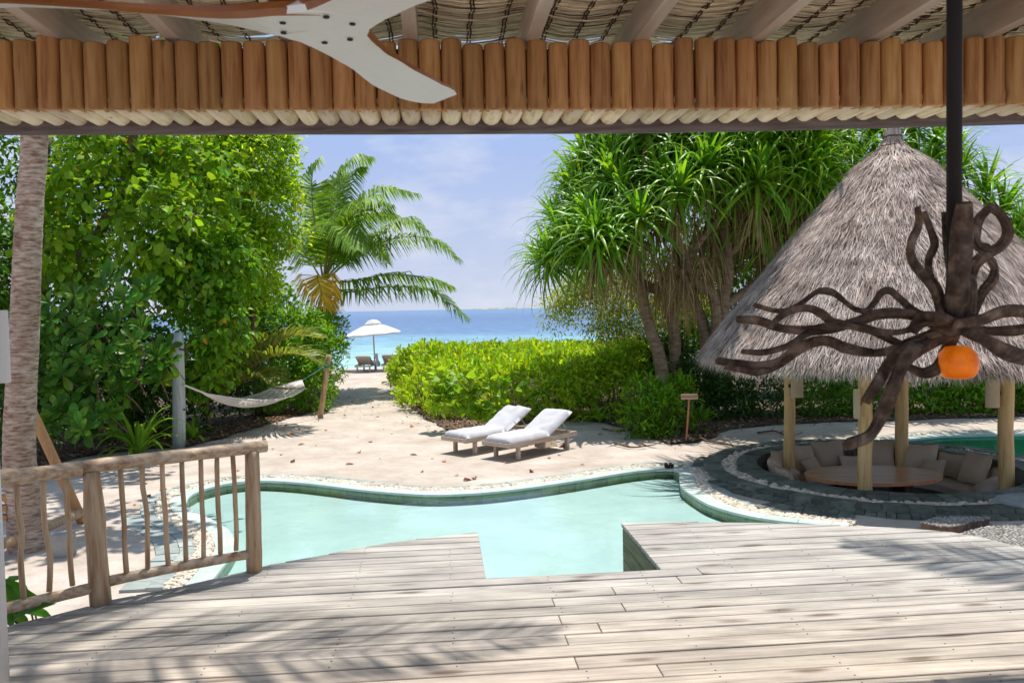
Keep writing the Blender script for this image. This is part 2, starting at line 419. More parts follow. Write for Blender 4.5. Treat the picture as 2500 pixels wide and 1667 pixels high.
def npmesh(name, V, Fc, mats, smooth=False):
    V = np.asarray(V, dtype=np.float32); Fc = np.asarray(Fc, dtype=np.int32)
    me = bpy.data.meshes.new(name)
    k = Fc.shape[1]
    me.vertices.add(len(V)); me.vertices.foreach_set('co', V.ravel())
    me.loops.add(Fc.size); me.loops.foreach_set('vertex_index', Fc.ravel())
    me.polygons.add(len(Fc)); me.polygons.foreach_set('loop_start', np.arange(0, Fc.size, k, dtype=np.int32))
    try:
        me.polygons.foreach_set('loop_total', np.full(len(Fc), k, dtype=np.int32))
    except Exception:
        pass
    for m in (mats if isinstance(mats, (list, tuple)) else [mats]):
        me.materials.append(m)
    if smooth:
        me.polygons.foreach_set('use_smooth', np.ones(len(Fc), dtype=bool))
    me.update(calc_edges=True)
    me.validate()
    return me
def link(name, me, parent=None, mat=None):
    o = bpy.data.objects.new(name, me)
    col.objects.link(o)
    M_ = mat if mat is not None else Matrix.Identity(4)
    if parent is not None:
        o.parent = parent
        o.matrix_basis = wm(parent).inverted() @ M_
    else:
        o.matrix_basis = M_
    return o
def wm(o):
    m = o.matrix_basis.copy()
    while o.parent:
        o = o.parent
        m = o.matrix_basis @ m
    return m
def thing(name, label, cat, loc=(0, 0, 0), rz=0.0, group=None, kind=None):
    o = bpy.data.objects.new(name, None)
    o.empty_display_size = 0.2
    col.objects.link(o)
    o.matrix_basis = Matrix.Translation(Vector(loc)) @ Matrix.Rotation(rz, 4, 'Z')
    return tag(o, label, cat, group, kind)
def tag(o, label=None, cat=None, group=None, kind=None):
    if label: o['label'] = label
    if cat: o['category'] = cat
    if group: o['group'] = group
    if kind: o['kind'] = kind
    return o
def copy_tree(o, parent=None):
    c = o.copy(); col.objects.link(c)
    if parent is not None: c.parent = parent
    for ch in list(o.children): copy_tree(ch, c)
    return c
def catmull(pts, n):
    P = [Vector(p) for p in pts]
    P = [P[0] * 2 - P[1]] + P + [P[-1] * 2 - P[-2]]
    segs = len(P) - 3
    out = []
    for i in range(n):
        t = i / (n - 1) * segs
        k = min(int(t), segs - 1); t -= k
        p0, p1, p2, p3 = P[k], P[k + 1], P[k + 2], P[k + 3]
        out.append(0.5 * ((2 * p1) + (p2 - p0) * t + (2 * p0 - 5 * p1 + 4 * p2 - p3) * t * t + (3 * p1 - p0 - 3 * p2 + p3) * t ** 3))
    return out
def resample(pts, step):
    pts = [Vector(p) for p in pts]
    L = [0.0]
    for a, b in zip(pts, pts[1:]): L.append(L[-1] + (b - a).length)
    n = max(2, int(round(L[-1] / step)) + 1)
    out, k = [], 0
    for i in range(n):
        s = L[-1] * i / (n - 1)
        while k < len(L) - 2 and L[k + 1] < s: k += 1
        d = L[k + 1] - L[k]
        out.append(pts[k].lerp(pts[k + 1], 0 if d < 1e-9 else (s - L[k]) / d))
    return out
def frame_mat(loc, xdir, zhint=Vector((0, 0, 1))):
    x = Vector(xdir).normalized()
    y = Vector(zhint).cross(x)
    y = y.normalized() if y.length > 1e-6 else Vector((0, 1, 0))
    z = x.cross(y)
    return Matrix(((x.x, y.x, z.x, loc[0]), (x.y, y.y, z.y, loc[1]), (x.z, y.z, z.z, loc[2]), (0, 0, 0, 1)))
def norm(a):
    return a / np.maximum(np.linalg.norm(a, axis=1, keepdims=True), 1e-9)

# leaf templates: (along, across, up) with faces
T_OVATE = (np.array([(0, 0, 0), (.38, .42, .07), (.38, -.42, .07), (.45, 0, 0), (.78, .24, .0), (.78, -.24, .0), (1, 0, -.10)]),
           [(0, 2, 3), (0, 3, 1), (2, 5, 3), (3, 5, 6), (3, 6, 4), (1, 3, 4)])
T_SMALL = (np.array([(0, 0, 0), (.45, .36, .06), (.45, -.36, .06), (.5, 0, 0), (1, 0, -.08)]), [(0, 2, 3), (0, 3, 1), (2, 4, 3), (3, 4, 1)])
T_SPOON = (np.array([(0, 0, 0), (.35, .17, .04), (.35, -.17, .04), (.72, .34, .05), (.72, -.34, .05), (.7, 0, 0), (.93, .2, 0), (.93, -.2, 0), (1, 0, -.04)]),
           [(0, 2, 5), (0, 5, 1), (2, 4, 5), (1, 5, 3), (4, 7, 5), (5, 7, 8), (5, 8, 6), (3, 5, 6)])
def leaves(P, D, U, L, W, tpl):
    T, fs = tpl
    D = norm(D); S = norm(np.cross(D, U)); N = np.cross(S, D)
    V = (P[:, None, :] + T[None, :, 0, None] * (L[:, None] * D)[:, None, :].reshape(len(P), 1, 3)
         + T[None, :, 1, None] * (W[:, None] * S)[:, None, :] + T[None, :, 2, None] * (L[:, None] * N)[:, None, :])
    k = len(T)
    Fc = (np.array(fs)[None] + (np.arange(len(P)) * k)[:, None, None]).reshape(-1, 3)
    return V.reshape(-1, 3), Fc
def leaf_parts(name, P, D, U, L, W, tpl, mat, parent, variants=None):
    """every leaf its own object; the leaves share one mesh"""
    T, fs = tpl
    mats = mat if isinstance(mat, (list, tuple)) else [mat]
    mes = []
    for m in mats:
        b = MB(); b.add(T, fs); mes.append(b.mesh(name, m))
    D = norm(D); S = norm(np.cross(D, U)); N = np.cross(S, D)
    pm = wm(parent).inverted()
    for i in range(len(P)):
        d, s, n, p = D[i] * L[i], S[i] * W[i], N[i] * L[i], P[i]
        o = bpy.data.objects.new(name, mes[0] if len(mes) == 1 else mes[0 if random.random() < 0.86 else 1])
        col.objects.link(o)
        o.parent = parent
        o.matrix_basis = pm @ Matrix(((d[0], s[0], n[0], p[0]), (d[1], s[1], n[1], p[1]), (d[2], s[2], n[2], p[2]), (0, 0, 0, 1)))
def crown_points(lobes, n, per, spread, droop, front=0.75, rmin=0.72, up=0.35):
    """leaf positions in small twig clumps over the outside of a few ellipsoid lobes"""
    w = np.array([a[3] * a[4] + a[4] * a[5] + a[3] * a[5] for a in lobes]); w = w / w.sum()
    idx = rng.choice(len(lobes), n, p=w)
    Lb = np.array(lobes)[idx]
    d = norm(rng.normal(size=(n, 3)))
    flip = (d[:, 1] > 0.15) & (rng.random(n) < front)
    d[flip, 1] *= -1
    low = (d[:, 2] < -0.55) & (rng.random(n) < 0.5)
    d[low, 2] *= -1
    r = rmin + (1.06 - rmin) * rng.random(n) ** 0.6
    C = Lb[:, :3] + d * Lb[:, 3:6] * r[:, None]
    o = norm(d / Lb[:, 3:6])
    C = np.repeat(C, per, axis=0); o = np.repeat(o, per, axis=0)
    k = len(C)
    P = C + rng.normal(size=(k, 3)) * spread
    D = norm(o * 0.55 + rng.normal(size=(k, 3)) * 0.6 + np.array([0, 0, -droop]))
    U = norm(o * 0.4 + np.array([0, 0, up + 0.3]) + rng.normal(size=(k, 3)) * 0.35)
    return P, D, U
def foliage(name, lobes, n, per, spread, droop, L, W, tpl, mat, parent, npart=0, pmat=None, stuff=True, front=0.75, rmin=0.72, pmax=None):
    P, D, U = crown_points(lobes, n, per, spread, droop, front, rmin)
    k = len(P)
    ll = rng.uniform(L[0], L[1], k); ww = ll * rng.uniform(W[0], W[1], k)
    sel = np.zeros(k, bool)
    if npart:
        dist = np.linalg.norm(P - np.array(CAM), axis=1) / ll
        ordr = np.argsort(dist)
        sel[ordr[:npart]] = True
        leaf_parts('leaf', P[sel], D[sel], U[sel], ll[sel], ww[sel], tpl, pmat or mat, parent)
    V, Fc = leaves(P[~sel], D[~sel], U[~sel], ll[~sel], ww[~sel], tpl)
    o = link(name, npmesh(name, V, Fc, mat), parent)
    if stuff: o['kind'] = 'stuff'
    return o
def trunk(parent, pts, r0, r1, mat, name='trunk', n=9, wob=0.06, seg=14):
    p = catmull(pts, seg)
    rr = [r0 + (r1 - r0) * i / (seg - 1) for i in range(seg)]
    b = MB(); b.tube(p, rr, n=n, wob=wob)
    return b.build(name, mat, parent, smooth=True)

# ------------------------------------------------------------------ ground levels
ZS = -0.82           # sand
ZC = -0.785          # coping top
ZW = -0.83           # pool water
ZF = -0.94           # pool floor

# ------------------------------------------------------------------ pool outline
pool_px = [(505, 1425), (548, 1372), (572, 1335), (566, 1312), (549, 1289), (512, 1268), (472, 1250), (455, 1232), (456, 1215), (478, 1201), (512, 1189), (570, 1177), (640, 1172), (723, 1176),
           (808, 1185), (900, 1196), (1038, 1206), (1153, 1203), (1259, 1193), (1395, 1174), (1523, 1153), (1600, 1144), (1638, 1143), (1660, 1152), (1662, 1172), (1668, 1189),
           (1700, 1212), (1740, 1233), (1813, 1254), (1898, 1269), (1983, 1277), (2070, 1286)]
far = resample(catmull([G(x, y, ZC).to_2d().to_3d() for x, y in pool_px], 400), 0.06)
far = [Vector((p.x, p.y, 0)) for p in far]
def offset(path, d):
    out = []
    n = len(path)
    for i in range(n):
        t = path[min(i + 2, n - 1)] - path[max(i - 2, 0)]
        t.normalize()
        out.append(path[i] + Vector((-t.y, t.x, 0)) * d)
    return out
def drop_loops(path, orig, d):
    return [p for p in path if min((p - q).length for q in orig[::3]) > abs(d) * 0.9]
pe = [Vector((far[-1].x + 0.2, 5.0, 0)), Vector((far[0].x - 0.1, 5.0, 0))]
pool_poly = far + pe
pool2_px = [(2170, 1084), (2216, 1093), (2330, 1103), (2440, 1115), (2520, 1128), (2700, 1150), (2900, 1100), (2750, 1062), (2600, 1058), (2500, 1060), (2400, 1061), (2300, 1064), (2216, 1072)]
pool2 = [Vector((p.x, p.y, 0)) for p in (G(x, y, ZC) for x, y in pool2_px)]
PC = Vector((5.55, 12.2, 0)); PR = 1.84        # the sunken seating pit

def in_poly(x, y, poly):
    c = False
    n = len(poly)
    j = n - 1
    for i in range(n):
        if (poly[i].y > y) != (poly[j].y > y) and x < (poly[j].x - poly[i].x) * (y - poly[i].y) / (poly[j].y - poly[i].y) + poly[i].x:
            c = not c
        j = i
    return c

# ------------------------------------------------------------------ sand, sea, island
def sand_z(x, y):
    z = ZS
    if y > 36: z -= 0.10 * (y - 36) ** 1.35 * 0.35
    if y > 41: z -= (y - 41) * 0.22
    if y < 37:
        z += 0.018 * mnoise.noise(Vector((x * 0.7, y * 0.7, 0))) + 0.012 * mnoise.noise(Vector((x * 2.3, y * 2.3, 3)))
    return max(z, -5.0)
def build_ground():
    out = offset(far, 0.03)
    pg = out + [Vector((pe[0].x + .1, 4.9, 0)), Vector((pe[1].x - .1, 4.9, 0))]
    circ = [PC + Vector((math.cos(a), math.sin(a), 0)) * (PR + 0.1) for a in np.linspace(0, 2 * math.pi, 49)[:-1]]
    loops = [pg[::2], circ, pool2]
    pts, edges = [], []
    def loop(l):
        b = len(pts)
        pts.extend([Vector((p.x, p.y)) for p in l])
        edges.extend([(b + i, b + (i + 1) % len(l)) for i in range(len(l))])
    loop([Vector(p) for p in ((-90, -14, 0), (90, -14, 0), (90, 75, 0), (-90, 75, 0))])
    for l in loops: loop(l)
    def free(x, y):
        return not (in_poly(x, y, pg) or (Vector((x, y, 0)) - PC).length < PR + .12 or in_poly(x, y, pool2))
    for x in np.arange(-9, 10, 0.22):
        for y in np.arange(7, 24, 0.26):
            xx, yy = x + random.uniform(-.05, .05), y + random.uniform(-.05, .05)
            if free(xx, yy): pts.append(Vector((xx, yy)))
    for x in np.arange(-40, 41, 1.6):
        for y in list(np.arange(-12, 36, 1.6)) + list(np.arange(36, 60, 0.8)) + [64, 70]:
            if not (-9 < x < 10 and 7 < y < 24) and free(x, y): pts.append(Vector((x + random.uniform(-.3, .3), y)))
    v, e, f, *_ = delaunay_2d_cdt(pts, edges, [], 0, 1e-4)
    fs = []
    for t in f:
        cx = sum(v[i].x for i in t) / len(t); cy = sum(v[i].y for i in t) / len(t)
        if free(cx, cy): fs.append(t)
    b = MB(); b.add([(p.x, p.y, sand_z(p.x, p.y)) for p in v], fs)
    o = b.build('ground', m_sand, smooth=True)
    tag(o, 'pale coral sand around the pool and down to the beach', kind='structure')
build_ground()

def sea_material():
    m = bpy.data.materials.new('sea water')
    m.use_nodes = True
    nt = m.node_tree; N, L = nt.nodes, nt.links
    pb = N['Principled BSDF']
    geo = N.new('ShaderNodeNewGeometry')
    sx = N.new('ShaderNodeSeparateXYZ'); L.new(geo.outputs['Position'], sx.inputs[0])
    mpn = N.new('ShaderNodeMapping'); mpn.inputs['Scale'].default_value = (0.02, 0.05, 1)
    L.new(geo.outputs['Position'], mpn.inputs['Vector'])
    n1 = N.new('ShaderNodeTexNoise'); n1.inputs['Scale'].default_value = 1.0; n1.inputs['Detail'].default_value = 4
    L.new(mpn.outputs[0], n1.inputs['Vector'])
    off = N.new('ShaderNodeMath'); off.operation = 'MULTIPLY_ADD'; off.inputs[1].default_value = 46; off.inputs[2].default_value = -23
    L.new(n1.outputs['Fac'], off.inputs[0])
    ad = N.new('ShaderNodeMath'); ad.operation = 'ADD'
    L.new(sx.outputs['Y'], ad.inputs[0]); L.new(off.outputs[0], ad.inputs[1])
    dv = N.new('ShaderNodeMath'); dv.operation = 'DIVIDE'; dv.inputs[1].default_value = 1000
    L.new(ad.outputs[0], dv.inputs[0])
    rp = ramp(nt, [(0.045, (0.36, 0.58, 0.53)), (0.080, (0.25, 0.46, 0.47)), (0.108, (0.16, 0.33, 0.41)), (0.135, (0.085, 0.18, 0.32)), (0.30, (0.07, 0.145, 0.28)), (0.9, (0.10, 0.185, 0.32))])
    L.new(dv.outputs[0], rp.inputs[0])
    # small wave faces and foam
    m2 = N.new('ShaderNodeMapping'); m2.inputs['Scale'].default_value = (0.35, 0.8, 1)
    L.new(geo.outputs['Position'], m2.inputs['Vector'])
    n2 = N.new('ShaderNodeTexNoise'); n2.inputs['Scale'].default_value = 1.0; n2.inputs['Detail'].default_value = 8; n2.inputs['Roughness'].default_value = 0.65
    L.new(m2.outputs[0], n2.inputs['Vector'])
    vr = ramp(nt, [(0.35, (0.62, 0.62, 0.62)), (0.65, (1.45, 1.45, 1.45))])
    L.new(n2.outputs['Fac'], vr.inputs[0])
    mu = N.new('ShaderNodeMixRGB'); mu.blend_type = 'MULTIPLY'; mu.inputs[0].default_value = 1
    L.new(rp.outputs[0], mu.inputs[1]); L.new(vr.outputs[0], mu.inputs[2])
    m4 = N.new('ShaderNodeMapping'); m4.inputs['Scale'].default_value = (0.10, 0.07, 1)
    L.new(geo.outputs['Position'], m4.inputs['Vector'])
    n4 = N.new('ShaderNodeTexNoise'); n4.inputs['Scale'].default_value = 2.0; n4.inputs['Detail'].default_value = 7; n4.inputs['Roughness'].default_value = 0.7
    L.new(m4.outputs[0], n4.inputs['Vector'])
    fr = ramp(nt, [(0.665, (0, 0, 0)), (0.71, (1, 1, 1))])
    L.new(n4.outputs['Fac'], fr.inputs[0])
    fm = N.new('ShaderNodeMixRGB'); fm.inputs[2].default_value = (0.75, 0.78, 0.8, 1)
    L.new(fr.outputs[0], fm.inputs[0]); L.new(mu.outputs[0], fm.inputs[1])
    L.new(fm.outputs[0], pb.inputs['Base Color'])
    bp = N.new('ShaderNodeBump'); bp.inputs['Strength'].default_value = 0.8; bp.inputs['Distance'].default_value = 0.5
    L.new(n2.outputs['Fac'], bp.inputs['Height']); L.new(bp.outputs[0], pb.inputs['Normal'])
    pb.inputs['Roughness'].default_value = 0.35
    pb.inputs['Specular IOR Level'].default_value = 0.35
    return m
b = MB(); b.add([(-30000, 43, -2.15), (30000, 43, -2.15), (30000, 40000, -2.15), (-30000, 40000, -2.15)], [(0, 1, 2, 3)])
tag(b.build('sea', sea_material()), 'open sea, turquoise by the beach and deep blue farther out', kind='structure')
m_isle = M('distant island scrub', [(0.10, 0.16, 0.09), (0.30, 0.32, 0.22), (0.5, 0.48, 0.38)], scale=0.02, rough=0.9)
b = MB()
n = 60
prof = []
for i in range(n + 1):
    x = -330 + 620 * i / n
    h = 9 * (0.4 + 0.6 * abs(mnoise.noise(Vector((i * 0.25, 2, 0))))) * min(1, i / 6, (n - i) / 6) + (4 if 8 < i < 40 else 0)
    prof.append((x, h))
vs_, fs_ = [], []
for x, h in prof:
    vs_ += [(x, 6000, -2.2), (x, 6040, -2.2 + h), (x, 6200, -2.2 + h * 0.8), (x, 6300, -2.2)]
for i in range(n):
    for k in range(3):
        fs_.append((i * 4 + k, i * 4 + 4 + k, i * 4 + 5 + k, i * 4 + 1 + k))
b.add(vs_, fs_)
tag(b.build('island', m_isle), 'low island on the horizon', kind='structure')

# ------------------------------------------------------------------ pool
def water_mat(name, tcol, bstr, rough=0.0):
    m = bpy.data.materials.new(name)
    m.use_nodes = True
    nt = m.node_tree; N, L = nt.nodes, nt.links
    N.clear()
    out = N.new('ShaderNodeOutputMaterial')
    tr = N.new('ShaderNodeBsdfTransparent'); tr.inputs[0].default_value = (*tcol, 1)
    gl = N.new('ShaderNodeBsdfGlossy'); gl.inputs['Roughness'].default_value = rough
    fr = N.new('ShaderNodeFresnel'); fr.inputs['IOR'].default_value = 1.33
    mx = N.new('ShaderNodeMixShader')
    t = N.new('ShaderNodeTexCoord')
    nz = N.new('ShaderNodeTexNoise'); nz.inputs['Scale'].default_value = 4.0; nz.inputs['Detail'].default_value = 4
    bp = N.new('ShaderNodeBump'); bp.inputs['Strength'].default_value = bstr; bp.inputs['Distance'].default_value = 0.03
    L.new(t.outputs['Object'], nz.inputs['Vector']); L.new(nz.outputs['Fac'], bp.inputs['Height'])
    L.new(bp.outputs[0], gl.inputs['Normal']); L.new(bp.outputs[0], fr.inputs['Normal'])
    L.new(fr.outputs[0], mx.inputs[0]); L.new(tr.outputs[0], mx.inputs[1]); L.new(gl.outputs[0], mx.inputs[2])
    L.new(mx.outputs[0], out.inputs['Surface'])
    return m
m_water = water_mat('clear pool water', (0.93, 0.985, 0.98), 0.16)
m_water2 = water_mat('still green pool water', (0.62, 0.92, 0.85), 0.22)
def poly_sheet(b, poly, z):
    v, e, f, *_ = delaunay_2d_cdt([Vector((p.x, p.y)) for p in poly], [(i, (i + 1) % len(poly)) for i in range(len(poly))], [], 1, 1e-5)
    b.add([(p.x, p.y, z) for p in v], [tuple(t) for t in f])
def wall_sheet(b, path, z0, z1, closed=False):
    n = len(path)
    vs = [(p.x, p.y, z0) for p in path] + [(p.x, p.y, z1) for p in path]
    b.add(vs, [(i, (i + 1) % n, n + (i + 1) % n, n + i) for i in range(n if closed else n - 1)])
pool = thing('pool', 'free form swimming pool with pale turquoise floor in front of the deck', None, (0, 9, ZC), kind='structure')
pool['kind'] = 'structure'
b = MB(); poly_sheet(b, pool_poly, ZF); b.build('pool_floor', m_poolfloor, pool)
b = MB(); wall_sheet(b, pool_poly, ZF, ZC - 0.04, True); b.build('pool_wall', m_tile, pool)
b = MB(); poly_sheet(b, pool_poly, ZW); b.build('pool_water', m_water, pool)
def band(parent, path, d0, d1, z0, z1, step, name, mat, gap=0.006, jit=0.0, zj=0.0, split=1):
    """stones set side by side along a path, each an object of its own"""
    A, B = offset(path, d0), offset(path, d1)
    n = len(path)
    i = 0
    s = max(1, int(round(step / 0.06)))
    while i < n - 1:
        k = min(n - 1, i + max(1, s + random.choice((0, 0, -1, 1)) if s > 3 else s))
        for q in range(split):
            f0, f1 = q / split, (q + 1) / split
            pa = [A[j].lerp(B[j], f0) for j in range(i, k + 1)]
            pb_ = [A[j].lerp(B[j], f1) for j in range(i, k + 1)]
            t = (pa[-1] - pa[0]); t = t.normalized() if t.length > 1e-6 else Vector((1, 0, 0))
            pa[0] = pa[0] + t * gap / 2; pa[-1] = pa[-1] - t * gap / 2; pb_[0] = pb_[0] + t * gap / 2; pb_[-1] = pb_[-1] - t * gap / 2
            dd = (pb_[0] - pa[0]); dd = dd.normalized() if dd.length > 1e-6 else Vector((0, 1, 0))
            poly = [p + dd * (gap / 2 if q else 0) for p in pa] + pb_[::-1]
            c = sum(poly, Vector()) / len(poly)
            if min((c - q_).length for q_ in path) < .6 * abs(d0 + d1) / 2 - .02: continue
            b = MB()
            b.prism([((p - c) * (1 + random.uniform(-jit, jit))).to_2d() for p in poly], 0, (z1 - z0) + random.uniform(-zj, zj))
            me = b.mesh(name, mat)
            link(name, me, parent, Matrix.Translation((c.x, c.y, z0)))
        i = k
# waterline tiles, coping stones, slate edging
def tiles(parent, path, z0, z1, step, mat, start=0):
    s = max(1, int(round(step / 0.06)))
    IN = offset(path, -0.012)
    for i in range(start, len(path) - 1, s):
        k = min(i + s, len(path) - 1)
        b = MB()
        pa, pb_ = path[i], path[k]
        t = (pb_ - pa).normalized() * 0.003
        qa, qb = IN[i] + t, IN[k] - t
        c = (pa + pb_) / 2
        pts = [pa + t - c, pb_ - t - c, qb - c, qa - c]
        b.prism([p.to_2d() for p in pts], z0, z1)
        link('tile', b.mesh('tile', mat), parent, Matrix.Translation((c.x, c.y, 0)))
tiles(pool, far, ZF + 0.002, ZC - 0.035, 0.30, m_tile)
band(pool, far, -0.02, 0.20, ZC - 0.03, ZC, 0.40, 'coping_stone', m_coping, gap=0.004)
gap0 = next(i for i, p in enumerate(far) if p.x > 2.6 and p.y < 12.2)
band(pool, far[:gap0], 0.40, 0.56, ZC - 0.05, ZC - 0.012, 0.22, 'edging_slate', m_slate_l, gap=0.008, jit=0.015, zj=0.004)
lft = [p for p in far[:60] if True]
band(pool, lft, 0.565, 0.80, ZC - 0.05, ZC - 0.016, 0.26, 'flagstone', m_slate_l, gap=0.010, jit=0.02, zj=0.006)
band(pool, far[gap0:], 0.40, 0.80, ZC - 0.05, ZC - 0.005, 0.20, 'paving_slate', m_slate, gap=0.008, jit=0.012, zj=0.006, split=2)

# pebbles: shared low meshes
def pebble_mesh(seed, mat):
    r = random.Random(seed)
    t = (1 + 5 ** .5) / 2
    vs = [Vector(p).normalized() for p in ((-1, t, 0), (1, t, 0), (-1, -t, 0), (1, -t, 0), (0, -1, t), (0, 1, t), (0, -1, -t), (0, 1, -t), (t, 0, -1), (t, 0, 1), (-t, 0, -1), (-t, 0, 1))]
    fs = [(0, 11, 5), (0, 5, 1), (0, 1, 7), (0, 7, 10), (0, 10, 11), (1, 5, 9), (5, 11, 4), (11, 10, 2), (10, 7, 6), (7, 1, 8), (3, 9, 4), (3, 4, 2), (3, 2, 6), (3, 6, 8), (3, 8, 9), (4, 9, 5), (2, 4, 11), (6, 2, 10), (8, 6, 7), (9, 8, 1)]
    vs = [Vector((v.x * 0.6 * r.uniform(.85, 1.15), v.y * 0.48 * r.uniform(.85, 1.15), v.z * 0.36 * r.uniform(.85, 1.15))) for v in vs]
    b = MB(); b.add(vs, fs)
    return b.mesh('pebble', mat, smooth=True), np.array([tuple(v) for v in vs]), np.array(fs)
PB = [pebble_mesh(i, m_pebble) for i in range(6)]
def pebbles(parent, spots, sizes, zs, npart=290, name='pebble_bed'):
    pos = np.array(spots)
    dist = np.linalg.norm(np.c_[pos, zs] - np.array(CAM), axis=1) / np.array(sizes)
    ordr = np.argsort(dist)
    Vs, Fs, base = [], [], 0
    pm = wm(parent).inverted()
    for rank, i in enumerate(ordr):
        me, V, Fc = PB[i % 6]
        rt = Matrix.Translation((pos[i][0], pos[i][1], zs[i])) @ Matrix.Rotation(random.uniform(0, 6.28), 4, 'Z') @ Matrix.Rotation(random.uniform(-.3, .3), 4, 'X') @ Matrix.Scale(sizes[i], 4)
        if rank < npart:
            o = bpy.data.objects.new('pebble', me); col.objects.link(o); o.parent = parent; o.matrix_basis = pm @ rt
        else:
            A = np.array(rt)
            Vs.append(V @ A[:3, :3].T + A[:3, 3]); Fs.append(Fc + base); base += len(V)
    if Vs:
        o = link(name, npmesh(name, np.vstack(Vs), np.vstack(Fs), m_pebble_i, True), parent); o['kind'] = 'stuff'
spots, sizes, zs = [], [], []
P0, P1 = offset(far, 0.21), offset(far, 0.39)
for _ in range(5200):
    i = random.randrange(len(far)); p = P0[i].lerp(P1[i], random.random()) + Vector((random.uniform(-.03, .03), random.uniform(-.03, .03), 0))
    spots.append((p.x, p.y)); sizes.append(random.uniform(.032, .062)); zs.append(ZC - 0.018 + random.uniform(-.008, .010))
pebbles(pool, spots, sizes, zs)
b = MB(); wall_sheet(b, offset(far, 0.20), ZC - .08, ZC - .03)
A_, B_ = offset(far, 0.19), offset(far, 0.42)
nn = len(far)
b = MB(); b.add([(p.x, p.y, ZC - .032) for p in A_] + [(p.x, p.y, ZC - .032) for p in B_], [(i, i + 1, nn + i + 1, nn + i) for i in range(nn - 1)])
b.build('gravel_base', m_pebble_i, pool)

# second pool behind the gazebo
poolb = thing('pool', 'second pool of dark green water behind the thatched gazebo', None, (8.5, 14.5, ZC), kind='structure')
poolb['kind'] = 'structure'
cl = pool2 + [pool2[0]]
p2 = resample(cl, 0.06)
b = MB(); poly_sheet(b, pool2, -2.0); b.build('pool_floor', m_deepfloor, poolb)
b = MB(); wall_sheet(b, pool2, -2.0, ZC - .03, True); b.build('pool_wall', m_deepfloor, poolb)
b = MB(); poly_sheet(b, pool2, ZW); b.build('pool_water', m_water2, poolb)
band(poolb, p2, 0.02, -0.25, ZC - 0.03, ZC + 0.004, 0.40, 'coping_stone', m_coping, gap=0.004)
spots, sizes, zs = [], [], []
Q0, Q1 = offset(p2, -0.26), offset(p2, -0.45)
for _ in range(1500):
    i = random.randrange(len(p2)); p = Q0[i].lerp(Q1[i], random.random())
    if (Vector((p.x, p.y, 0)) - PC).length > 2.6:
        spots.append((p.x, p.y)); sizes.append(random.uniform(.035, .07)); zs.append(ZC - 0.012)
pebbles(poolb, spots, sizes, zs, npart=60)
band(poolb, [p for p in p2 if (p - PC).length > 2.9], -0.46, -0.66, ZC - 0.05, ZC - 0.01, 0.24, 'edging_slate', m_slate_l, gap=0.008, jit=0.015)

# ------------------------------------------------------------------ the sunken seating pit
pit = thing('sunken_seating_pit', 'round sunken seating pit edged in dark green slate under the gazebo', None, (PC.x, PC.y, ZS), kind='structure')
pit['kind'] = 'structure'
def ring(r, n=180, a0=0, a1=2 * math.pi):
    return [PC + Vector((math.cos(a), math.sin(a), 0)) * r for a in np.linspace(a0, a1, n)]
ZR = -0.72
b = MB(); wall_sheet(b, ring(PR)[:-1], -1.5, ZR - 0.02, True); b.build('pit_wall', m_slate, pit)
b = MB(); poly_sheet(b, ring(PR + .01, 60)[:-1], -1.5); b.build('pit_floor', m_slate_l, pit)
circ = ring(PR, int(2 * math.pi * PR / 0.06))
band(pit, circ, 0.0, -0.30, -0.95, ZR, 0.24, 'rim_stone', m_slate, gap=0.008, zj=0.008, jit=0.008)
band(pit, ring(PR + .30, 220), -0.24, -0.50, ZS - 0.1, ZC + 0.045, 0.24, 'kerb_stone', m_slate, gap=0.008, zj=0.008, jit=0.008)
for r0_, r1_ in ((.52, .74), (.75, .98)):
    arc = [p for p in ring(PR + r0_, 260, R(150), R(292)) if min((p - q).length for q in far[::4]) > .40 + (r1_ - r0_) * .8 and not in_poly(p.x, p.y, pool_poly)]
    run = [[arc[0]]]
    for p in arc[1:]:
        (run[-1].append(p) if (p - run[-1][-1]).length < .08 else run.append([p]))
    for seg_ in run:
        if len(seg_) > 4: band(pit, seg_, 0.0, -(r1_ - r0_), ZS - 0.05, ZC - 0.004, 0.30, 'paving_slate', m_slate, gap=0.010, zj=0.006, jit=0.010)
spots, sizes, zs = [], [], []
for _ in range(2300):
    a = random.uniform(0, 2 * math.pi); r = random.uniform(PR + .31, PR + .55)
    spots.append((PC.x + r * math.cos(a), PC.y + r * math.sin(a))); sizes.append(random.choice((.045, .05, .06, .07, .085, .11)) * random.uniform(.8, 1.1)); zs.append(ZC + random.uniform(-.01, .02))
for _ in range(500):      # loose pebbles spreading on the right
    a = random.uniform(-1.25, -0.2); r = random.uniform(PR + .5, PR + 1.0) if a > -0.9 else random.uniform(PR + .5, PR + .55)
    if a > -0.75:
        spots.append((PC.x + r * math.cos(a), PC.y + r * math.sin(a))); sizes.append(random.uniform(.04, .075)); zs.append(ZC + random.uniform(-.012, .01))
pebbles(pit, spots, sizes, zs)
b = MB()
A_, B_ = ring(PR + .29, 90), ring(PR + .56, 90)
b.add([(p.x, p.y, ZC - .012) for p in A_] + [(p.x, p.y, ZC - .012) for p in B_], [(i, i + 1, 90 + i + 1, 90 + i) for i in range(89)])
b.build('gravel_base', m_pebble_i, pit)

